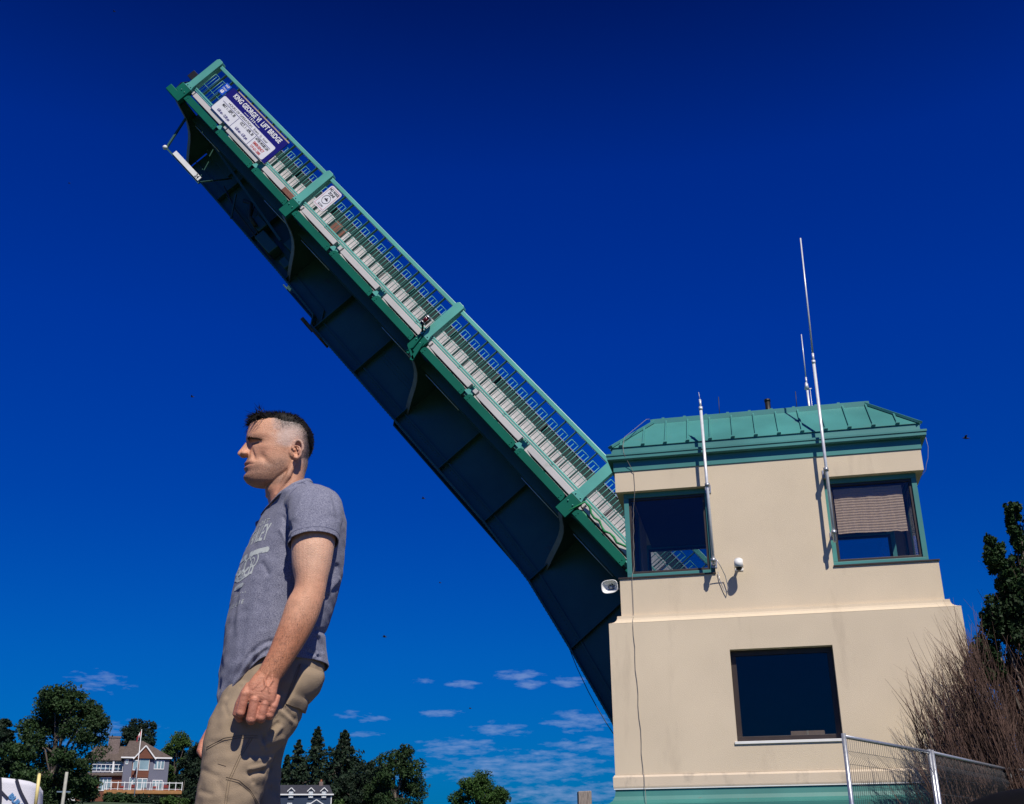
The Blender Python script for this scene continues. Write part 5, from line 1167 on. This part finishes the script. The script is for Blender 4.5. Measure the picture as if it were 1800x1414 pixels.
for i in range(26):
    a = rs.rand()*6.28; x0, y0 = 4.5+.18*math.cos(a), 19.2+.15*math.sin(a); k = CL[i % len(CL)]; tk.tube([(x0, y0, -.3), ((x0+k[0])/2+.05*rs.normal(), (y0+k[1])/2, (k[2]-.3)/2), (k[0], k[1], k[2])], [.04, .024, .006], 6)
tk.build('trunk', BARK, ct)
tw = MB()
def twig(mb, a, b, r, bend, forks):
    a, b = Vector(a), Vector(b); m1 = a.lerp(b, .33)+bend; m2 = a.lerp(b, .68)+bend*1.0; pts = [a, m1, m2, b]; mb.tube(pts, [r, r*.75, r*.5, r*.18], 4)
    for _ in range(forks):
        t = .22+.68*rs.rand(); p = (m1.lerp(m2, (t-.33)/.35) if .33 < t < .68 else (a.lerp(m1, t/.33) if t <= .33 else m2.lerp(b, (t-.68)/.32)))
        ln = (b-a).length*(.13+.20*rs.rand()); d = ((b-a).normalized()+V(rs.normal()*.30-.03, rs.normal()*.25, .06)).normalized(); e = p+d*ln
        mb.tube([p, p.lerp(e, .5)+V(rs.normal()*.012, rs.normal()*.012, 0), e], [r*.5, r*.36, r*.12], 4)
# front edge of the bush falls from the crown towards the tower's lower right corner
for i in range(185):      # left fan, in front of the tower corner
    u = rs.rand()**.50; tx = 1.72+1.55*u+.08*rs.normal(); top = 1.55+1.15*(max(0, tx-1.72)/.55) if tx < 2.27 else 2.70+1.08*(tx-2.27)
    tz = min(3.9, top)*(.62+.40*rs.rand()); ty = 17.35+.5*rs.rand()+.55*max(0, tx-2.3); y0 = ty+.25*rs.rand()
    twig(tw, (tx+.10+.30*rs.rand()+.13*tz, min(y0, 18.5), -.2+rs.rand()*.6), (tx, ty, tz), .006+.011*rs.rand()**2, V(.03+.05*rs.rand(), 0, 0), 11)
for i in range(300):      # dense bush behind the fence, right of the tower
    tx = 3.0+2.2*rs.rand(); tz = (3.25+1.0*(tx-3.2))*(.62+.42*rs.rand()); ty = (18.25 if tx < 3.5 else 18.55)+.4*rs.rand()
    twig(tw, (tx+.12+.34*rs.rand(), ty+.2, -.2+rs.rand()*1.4), (tx, ty, min(tz, 5.0)), .006+.012*rs.rand()**2, V(.02+.05*rs.rand(), 0, 0), 10)
tw.build('bare_twig', TW, ct)
# ------------------------------------------------------------------ temporary fence
def fence(label, A, B, zt=1.6, zb=-.28):
    A, B = V(*A, 0), V(*B, 0); d = (B-A).normalized(); ln = (B-A).length; nrm = V(-d.y, d.x, 0)
    t = thing('fence_panel', label, 'fence', (A.x, A.y, zb), 'temporary mesh fence panels by the tower'); up_ = V(0, 0, 1)
    for q in (A+d*.02, B-d*.02): MB().tube([q+up_*zb, q+up_*zt], .024, 10).build('post', GALV, t)
    MB().tube([A+d*.02+up_*(zt-.03), B-d*.02+up_*(zt-.03)], .020, 10).build('top_tube', GALV, t); MB().tube([A+up_*(zb+.12), B+up_*(zb+.12)], .02, 8).build('bottom_tube', GALV, t)
    w_ = MB(); prof = [(zt-.045, 0), (zt-.17, 0), (zt-.235, .055), (zt-.30, 0), (zt-.9, 0), (zt-.965, .055), (zt-1.03, 0), (zb+.12, 0)]
    n = int(ln/.055)
    for i in range(1, n):
        c = A+d*(ln*i/n); w_.tube([c-nrm*o+up_*z for z, o in prof], .0026, 4)
    for z, o in ((zt-.17, 0), (zt-.30, 0), (zt-.5, 0), (zt-.7, 0), (zt-.9, 0), (zt-1.03, 0), (zt-1.25, 0), (zt-1.45, 0), (zt-1.65, 0)): w_.tube([A-nrm*o+up_*z, B-nrm*o+up_*z], .0026, 4)
    w_.build('wire_mesh', mat('dark_wire', (.08, .085, .09), .5, metal=.3), t)
    MB().box(A.x-.3, A.x+.3, A.y-.11, A.y+.11, zb-.02, zb+.1).build('foot_block', CONC, t, .02)
    return t
fence('nearest mesh fence panel, its tall left post in front of the lower window', (.86, 12.4), (2.00, 14.66))
fence('middle mesh fence panel in front of the bare twigs', (2.03, 14.72), (3.53, 18.1)); fence('mesh fence panel cut by the right edge of the photo', (3.62, 18.17), (6.2, 18.9))
# ------------------------------------------------------------------ post, bulk bag, tarp, pole
wp_ = MB(); a = R(14); 
def rot(x, y): return (-2.27+x*math.cos(a)-y*math.sin(a), 15.1+x*math.sin(a)+y*math.cos(a))
wp_.quadbox([(*rot(-.085, -.1), -.3), (*rot(.085, -.1), -.3), (*rot(.085, .1), -.3), (*rot(-.085, .1), -.3), (*rot(-.085, -.1), 1.235), (*rot(.085, -.1), 1.24), (*rot(.085, .1), 1.24), (*rot(-.085, .1), 1.235)])
tag(wp_.build('wooden_post', WOODP, None, .008, (-2.27, 15.1, -.3)), 'weathered square wooden post standing left of the tower base', 'post')
bg_ = thing('bulk_bag', 'large dirty white woven bulk bag with dark straps in the lower left corner', 'bag', (-6.35, 8.5, -.02))
def bagp(u, v, off=0.0):   # u around 0..1, v up 0..1
    t = 2*math.pi*u; c_, s_ = math.cos(t), math.sin(t); p = 8; r_ = 1/((abs(c_)**p+abs(s_)**p)**(1/p)); bul = 1+.05*math.sin(math.pi*v)-.03*v
    nx = .02*noise.noise(V(c_*2, s_*2, v*4)); x, y = c_*r_*(.53*bul+nx+off), s_*r_*(.53*bul+nx+off); z = -.02+v*(1.11-.10*(x/.6)+.05*noise.noise(V(x*3, y*3, 1)))
    ca_, sa_ = math.cos(R(33)), math.sin(R(33)); return V(-6.36+x*ca_-y*sa_, 8.55+x*sa_+y*ca_, z)
BAGM = worn('dirty_white_woven_plastic', (.60, .60, .66), (.42, .34, .25), .7, 2.2, (.58, .72), (1, 1, 1), .3, 120., .06)
m_ = MB(); m_.skin([[bagp(k/64, j/26) for k in range(64)] for j in range(27)]+[[bagp(k/64, 1)*.5+V(-6.36, 8.55, 1.06)*.5-V(0, 0, .05) for k in range(64)]]); m_.build('sack', BAGM, bg_)
def strap(uv, wd, nm='strap', mm=None):
    m_ = MB(); prev = []
    for i, (u, v) in enumerate(uv):
        u2, v2 = uv[min(i+1, len(uv)-1)]; u1, v1 = uv[max(0, i-1)]; du, dv = (u2-u1)*3.4, v2-v1; l_ = math.hypot(du, dv); pu, pv = -dv/l_*wd/3.4, du/l_*wd
        prev.append([bagp(u-pu, v-pv, .012), bagp(u+pu, v+pv, .012)])
    m_.skin(prev, close=False); return m_.build(nm, mm or mat('navy_strap', (.012, .014, .035), .8), bg_)
U0 = .82
strap([(.806+.006*math.sin(k*.5), 1-k/14) for k in range(15)], .013); strap([(.836+.034*(k/12), 1-.30*k/12-.012*math.sin(k*.6)) for k in range(13)], .009); strap([(.790+.035*k/8, .98-.12*k/8) for k in range(9)], .008); strap([(.876, .60), (.878, .72), (.879, .84)], .018)
m_ = MB()
for txt, u0, v0, sz in (('BULK BAG', .850, .80, .055), ('1000 KG', .845, .76, .045)):
    tv, tf = text_mesh(txt, sz, .003, 'CENTER'); b_ = len(m_.v); ca_, sa_ = math.cos(R(-42)), math.sin(R(-42))
    m_.v += [bagp(u0+(x*ca_-y*sa_)/4.2, v0+(x*sa_+y*ca_), .010) for x, y in tv]
    for f in tf: m_.f.append([b_+i for i in f]); m_.smooth.append(True)
m_.build('lettering', mat('faded_blue_ink', (.06, .20, .42), .8), bg_)
st_ = MB().tube([(-5.48, 8.1, .80), (-5.485, 8.1, 1.06)], .013, 10).ball((-5.485, 8.1, 1.06), .013, 6).build('yellow_stake', mat('pale_yellow_plastic', (.75, .62, .25), .5), None, 0, (-5.4, 8.05, .82))
tag(st_, 'short pale yellow stake standing at the right corner of the bulk bag', 'stake')
tp_ = MB(); rows = []
for j in range(13):
    f = j/12; rows.append([(1.58+(.94*math.cos(t)+.04*noise.noise(V(math.cos(t)*2, math.sin(t)*2, f)))*math.cos(f*1.50)**.7, 6.6+.62*math.sin(t)*math.cos(f*1.50)**.7, -.02+(.765+.03*noise.noise(V(math.cos(t)*1.5, math.sin(t)*1.5, 4)))*math.sin(f*1.50)) for t in [2*math.pi*k/48 for k in range(48)]])
tag(tp_.skin(rows).build('black_cover', mat('black_cover_cloth', (.004, .004, .005), .75, spec=.1), None, 0, (1.62, 6.6, -.02)), 'smooth black covered mound in the lower right corner of the photo', 'cover')
pl = thing('utility_pole', 'pale pole with a blue grey crossbar in front of the shrubs by the grey house', 'pole', (*pos(-32.95, 90)[:2], 0)); c = pos(-32.95, 90); r_ = V(math.cos(R(32.95)), math.sin(R(32.95)), 0)
MB().tube([(c.x, c.y, terrain(c.x, c.y)), (c.x, c.y, 6.7)], [.14, .11], 10).build('shaft', mat('pale_pole_paint', (.34, .34, .30), .7), pl)
m_ = MB(); m_.bar(c-r_*.5+V(0, 0, 5.35), c+r_*.42+V(0, 0, 5.35), .09, .09, (0, 0, 1)); m_.build('crossbar', mat('blue_grey_steel', (.12, .18, .26), .5), pl)
# ------------------------------------------------------------------ houses on the bank
HS = 1.6
def house(az_, name, label):
    o = pos(az_, 240); t = thing(name, label, 'house', (o.x, o.y, terrain(o.x, o.y)-.5)); a = R(-az_); ex = V(math.cos(a), math.sin(a), 0); ey = V(-math.sin(a), math.cos(a), 0)
    def Q(x, y, z): return o+ex*(x*HS)+ey*(y*HS)+V(0, 0, .4+(z-.4)*HS)
    def bx(mb, x0, x1, y0, y1, z0, z1): return mb.quadbox([Q(x0, y0, z0), Q(x1, y0, z0), Q(x1, y1, z0), Q(x0, y1, z0), Q(x0, y0, z1), Q(x1, y0, z1), Q(x1, y1, z1), Q(x0, y1, z1)])
    return t, Q, bx
GREY = mat('grey_blue_siding', (.135, .145, .20), .8, .08, .3); CEDAR = mat('cedar_boards', (.14, .045, .022), .7, .2, 1.5, stretch=(.3, .3, 6)); SHING = mat('brown_shingle', (.095, .072, .062), .9, .25, 3); WTRIM = mat('white_trim', (.74, .75, .76), .6, .05); PANEB = mat('house_window_glass', (.22, .33, .38), .12, .3, .3); BRICKC = mat('grey_brick', (.17, .13, .12), .9, .3, 4, .2, 8); DECKW = mat('deck_timber', (.33, .16, .055), .8, .2, 2)
def hwin(t, Q, bx, x0, x1, z0, z1, y=-.0, mull=1, name='window', tr=.09):
    f = MB(); bx(f, x0, x1, y-.06, y-.002, z0, z0+tr); bx(f, x0, x1, y-.06, y-.002, z1-tr, z1); n = mull+1
    for i in range(n+1): c_ = x0+(x1-x0)*i/n; bx(f, max(x0, c_-tr/2), min(x1, c_+tr/2), y-.058, y-.003, z0+tr+.002, z1-tr-.002)
    fo = f.build(name, WTRIM, t); p = MB(); bx(p, x0+.03, x1-.03, y-.03, y-.022, z0+.03, z1-.03); p.build('pane', PANEB, fo); return fo
t, Q, bx = house(-30, 'grey_house', 'two storey grey blue house with brick chimney and white railed deck on the bank')
m_ = MB(); bx(m_, -1.35, 3.97, 0, 5, 7.6, 12.75); m_.build('wall', GREY, t)
m_ = MB(); m_.skin([[Q(-1.7, -.25, 12.62), Q(4.22, -.25, 12.62), Q(4.22, 5.3, 12.62), Q(-1.7, 5.3, 12.62)], [Q(-1.7, -.25, 12.78), Q(4.22, -.25, 12.78), Q(4.22, 5.3, 12.78), Q(-1.7, 5.3, 12.78)], [Q(-1.0, 2.3, 14.9), Q(.6, 2.3, 14.9), Q(.6, 2.7, 14.9), Q(-1.0, 2.7, 14.9)]], smooth=False); rfo = m_.build('roof', SHING, t)
m_ = MB(); bx(m_, -1.74, 4.26, -.30, -.252, 12.60, 12.76); m_.build('gutter', WTRIM, rfo)
m_ = MB(); m_.prism([Q(-.15, -.34, 12.6), Q(2.2, -.34, 12.6), Q(1.02, -.34, 14.0)], Q(0, 1.9, 0)-Q(0, 0, 0)); m_.build('gable', CEDAR, rfo)
m_ = MB()
for s0, s1 in (((-.3, 12.5), (1.02, 14.1)), ((2.36, 12.5), (1.02, 14.1))): m_.bar(Q(s0[0], -.40, s0[1]), Q(s1[0], -.40, s1[1]), .22, .3, (Q(0, 1, 0)-Q(0, 0, 0)))
m_.build('bargeboard', WTRIM, rfo)
m_ = MB(); bx(m_, -3.45, -2.1, 1.2, 2.2, 9, 15.3); bx(m_, -3.52, -2.03, 1.13, 2.27, 15.1, 15.301); m_.build('chimney', BRICKC, t)
# left wings
m_ = MB(); bx(m_, -5.2, -1.352, 1.0, 5, 7.6, 12.4); m_.build('wall', GREY, t); m_ = MB(); m_.skin([[Q(-6.2, .3, 12.35), Q(-1.2, .3, 12.35), Q(-1.2, 5.4, 12.35), Q(-6.2, 5.4, 12.35)], [Q(-4.8, 2.3, 14.2), Q(-1.2, 2.3, 14.2), Q(-1.2, 2.9, 14.2), Q(-4.8, 2.9, 14.2)]], smooth=False); m_.build('roof', SHING, t)
m_ = MB(); bx(m_, -6.4, -1.353, -.2, .998, 7.6, 10.6); m_.build('lower_wall', CEDAR, t); m_ = MB(); bx(m_, -9.4, -6.402, .4, 4, 7.6, 10.3); m_.build('lower_wall', WTRIM, t)
m_ = MB(); m_.skin([[Q(-9.6, -.6, 10.35), Q(-1.36, -.6, 10.55), Q(-1.36, 1.6, 11.05), Q(-9.6, 1.6, 10.85)], [Q(-9.6, -.6, 10.48), Q(-1.36, -.6, 10.68), Q(-1.36, 1.6, 11.15), Q(-9.6, 1.6, 10.95)]], smooth=False); m_.build('porch_roof', SHING, t)
hwin(t, Q, bx, -5.75, -4.42, 8.9, 10.35, -.2, 2); hwin(t, Q, bx, -3.9, -2.55, 8.8, 10.35, -.2, 2); hwin(t, Q, bx, -9.0, -8.2, 8.9, 10.0, .4, 1); hwin(t, Q, bx, -7.4, -6.7, 9.3, 10.1, .4, 1)
hwin(t, Q, bx, -4.9, -2.6, 11.3, 12.25, 1.0, 2); hwin(t, Q, bx, -2.35, -1.5, 11.3, 12.3, 1.0, 0)
m_ = MB(); bx(m_, -4.95, -1.36, .45, .52, 11.05, 11.12); bx(m_, -4.95, -1.36, .45, .52, 11.85, 11.92)
for i in range(8): bx(m_, -4.95+i*.5, -4.90+i*.5, .46, .51, 11.121, 11.849)
bx(m_, -2.65, -2.45, .4, .6, 10.9, 12.35); m_.build('balcony_rail', WTRIM, t)
# bay with arched window
m_ = MB(); bx(m_, -.34, 1.68, -.12, -.002, 10.38, 12.6); m_.build('bay_panel', CEDAR, t); hwin(t, Q, bx, .46, 1.62, 11.2, 12.72, -.12, 0); hwin(t, Q, bx, -.25, .36, 11.2, 12.4, -.12, 0)
m_ = MB(); m_.prism([Q(1.04+.58*math.cos(q), -.16, 12.7+.75*math.sin(q)) for q in [math.pi*k/14 for k in range(15)]], Q(0, .04, 0)-Q(0, 0, 0)); m_.build('arch_window', WTRIM, t); m_ = MB(); m_.prism([Q(1.04+.42*math.cos(q), -.17, 12.76+.55*math.sin(q)) for q in [math.pi*k/14 for k in range(15)]], Q(0, .008, 0)-Q(0, 0, 0)); m_.build('pane', mat('pale_blind', (.62, .66, .62), .6), t)
hwin(t, Q, bx, 2.22, 3.42, 11.35, 12.42, 0, 2); hwin(t, Q, bx, 2.22, 3.42, 8.85, 10.12, 0, 2); hwin(t, Q, bx, -1.15, -.85, 11.9, 12.5, 0, 0); hwin(t, Q, bx, .45, 1.62, 8.9, 10.3, -.0, 1); hwin(t, Q, bx, -.48, .28, 8.8, 10.42, -.0, 1, 'door')
m_ = MB(); bx(m_, -3.2, 5.7, -3.2, -.25, 8.35, 8.75); bx(m_, -2.9, 2.0, -3.0, -.4, 7.9, 8.349); dk = m_.build('deck', DECKW, t)
m_ = MB(); bx(m_, -3.2, 5.7, -3.15, -3.08, 9.55, 9.63); bx(m_, -3.2, 5.7, -3.14, -3.09, 8.85, 8.9)
for i in range(13): bx(m_, -3.2+i*.735, -3.12+i*.735, -3.16, -3.07, 8.751, 9.7)
m_.build('railing', WTRIM, dk)
m_ = MB(); 
for i in range(7): bx(m_, -2.7+i*1.25, -2.15+i*1.25, -2.6, -2.2, 8.751, 9.05+.18*(i % 3)); 
m_.build('deck_chair', mat('red_cushion', (.22, .03, .03), .8, .5, 1.0), dk)
fp = thing('flagpole', 'white flagpole rising in front of the grey house deck', 'flagpole', tuple(Q(.3, -3.6, 8.0))); MB().tube([Q(.3, -3.6, 7.6), Q(.28, -3.6, 15.6)], [.11, .06], 8).ball(Q(.28, -3.6, 15.62), .1, 6).build('shaft', WTRIM, fp)
fg = thing('flag', 'small red and white maple leaf flag drooping from the white flagpole', 'flag', tuple(Q(.2, -3.6, 15.3)))
def flagstrip(u0, u1, m, nm):
    rows = []
    for i in range(7):
        u = u0+(u1-u0)*i/6; rows.append([Q(.24-.42*u+.04*math.sin(v*3), -3.6+.10*math.sin(u*8+v), 15.5-.75*u-v*.62+.05*math.sin(u*6)) for v in [k/6 for k in range(7)]])
    o_ = MB().skin(rows, close=False).build(nm, m, fg); q_ = o_.modifiers.new('s', 'SOLIDIFY'); q_.thickness = .01; return o_
FR = mat('flag_red', (.42, .03, .04), .8); flagstrip(0, .28, FR, 'red_bar'); wf = flagstrip(.281, .72, WTRIM, 'white_field'); flagstrip(.721, 1.0, FR, 'red_bar')
m_ = MB(); 
for k in range(5): q = 2*math.pi*k/5; m_.poly([Q(.03, -3.78, 14.83)+V(0, 0, 0), Q(.03+.10*math.cos(q-.3), -3.78, 14.83+.14*math.sin(q-.3)), Q(.03+.15*math.cos(q), -3.78, 14.83+.22*math.sin(q)), Q(.03+.10*math.cos(q+.3), -3.78, 14.83+.14*math.sin(q+.3))])
m_.build('leaf_emblem', FR, wf)
t, Q, bx = house(-21, 'navy_house', 'navy blue house with three white trimmed dormers and a small chimney')
NAVY = mat('navy_siding', (.018, .035, .075), .8, .1, .4); NROOF = mat('dark_slate', (.03, .032, .045), .9, .2, 2)
m_ = MB(); bx(m_, -6.6, .55, 0, 4.5, 4.5, 8.55); m_.build('wall', NAVY, t)
m_ = MB(); m_.skin([[Q(-6.8, -.2, 8.45), Q(.75, -.2, 8.45), Q(.75, 4.7, 8.45), Q(-6.8, 4.7, 8.45)], [Q(-6.8, 2.1, 9.75), Q(.2, 2.1, 9.75), Q(.2, 2.3, 9.75), Q(-6.8, 2.3, 9.75)]], smooth=False); rfo = m_.build('roof', NROOF, t)
m_ = MB(); bx(m_, -6.85, .8, -.26, -.202, 8.40, 8.56); bx(m_, .45, .57, -.03, -.001, 4.5, 8.42); m_.build('eave_trim', WTRIM, rfo)
m_ = MB(); bx(m_, -1.1, -.6, 1.9, 2.5, 9.3, 10.15); ch_ = m_.build('chimney', BRICKC, rfo); m_ = MB(); bx(m_, -.95, -.75, 2.1, 2.3, 10.151, 10.4); m_.build('chimney_pot', mat('terracotta', (.35, .12, .06), .8), ch_)
for cx_ in (-4.5, -2.05, -.42):
    w_ = .36; d = MB(); bx(d, cx_-w_, cx_+w_, -.1, 1.5, 7.95, 8.95); do_ = d.build('dormer', NAVY, t); g_ = MB()
    for s_ in (-1, 1): g_.bar(Q(cx_+s_*(w_+.12), -.14, 8.85), Q(cx_, -.14, 9.3), .16, .12, (Q(0, 1, 0)-Q(0, 0, 0)))
    g_.build('gable_trim', WTRIM, do_); g_ = MB(); g_.prism([Q(cx_-w_-.05, -.08, 8.88), Q(cx_+w_+.05, -.08, 8.88), Q(cx_, -.08, 9.26)], Q(0, 1.9, 0)-Q(0, 0, 0)); g_.build('dormer_roof', NROOF, do_)
    f_ = hwin(do_, Q, bx, cx_-.26, cx_+.26, 8.1, 8.82, -.1, 1, tr=.11)
for cx_ in (-4.6, -2.2): hwin(t, Q, bx, cx_-.3, cx_+.3, 6.4, 7.5, 0, 1)
m_ = MB()
for s0, s1 in (((-2.4, 7.15), (-1.3, 7.85)), ((-.2, 7.15), (-1.3, 7.85))): m_.bar(Q(s0[0], -.5, s0[1]), Q(s1[0], -.5, s1[1]), .16, .4, (Q(0, 1, 0)-Q(0, 0, 0)))
m_.build('porch_gable', WTRIM, t)
# ------------------------------------------------------------------ birds
BIRD = mat('dark_bird_plumage', (.02, .02, .025), .8)
BL = ['bird high in the upper left corner of the sky', 'bird left of the man\'s hair', 'bird below the middle of the bridge', 'bird right of the man\'s trouser pocket', 'bird right of the tower roof', 'bird in the sky left of the bridge tip', 'bird between the man\'s arm and the lower bridge', 'bird among the low clouds above the maple']
for (x, z), lb, sc_ in zip([(-43.8, 61.6), (-33.6, 28.2), (-18.0, 20.2), (-20.1, 12.2), (12.4, 21.3), (-45.2, 46.1), (-16.9, 15.1), (-15.1, 8.1)], BL, (.8, 1, .9, 1, 1.4, .6, .55, .6)):
    b_ = thing('bird', 'small dark '+lb, 'bird', (x, 60, z), 'small birds in the sky'); s_ = .13*sc_
    bo_ = MB(); c0 = V(x, 60, z); bo_.tube([c0+V(-s_, 0, .1*s_), c0+V(-.5*s_, 0, .12*s_), c0, c0+V(.7*s_, 0, -.1*s_), c0+V(1.2*s_, 0, -.12*s_)], [.03*s_, .26*s_, .32*s_, .14*s_, .05*s_], 8); bo_.build('torso', BIRD, b_)
    for sy in (-1, 1):
        wg = MB(); wg.skin([[c0+V(-.35*s_, 0, .15*s_), c0+V(.35*s_, 0, .12*s_)], [c0+V(-.3*s_, sy*.7*s_, .6*s_), c0+V(.25*s_, sy*.6*s_, .5*s_)], [c0+V(.15*s_, sy*1.4*s_, .55*s_), c0+V(.35*s_, sy*1.35*s_, .5*s_)]], close=False); wo_ = wg.build('wing', BIRD, b_); q_ = wo_.modifiers.new('s', 'SOLIDIFY'); q_.thickness = .015
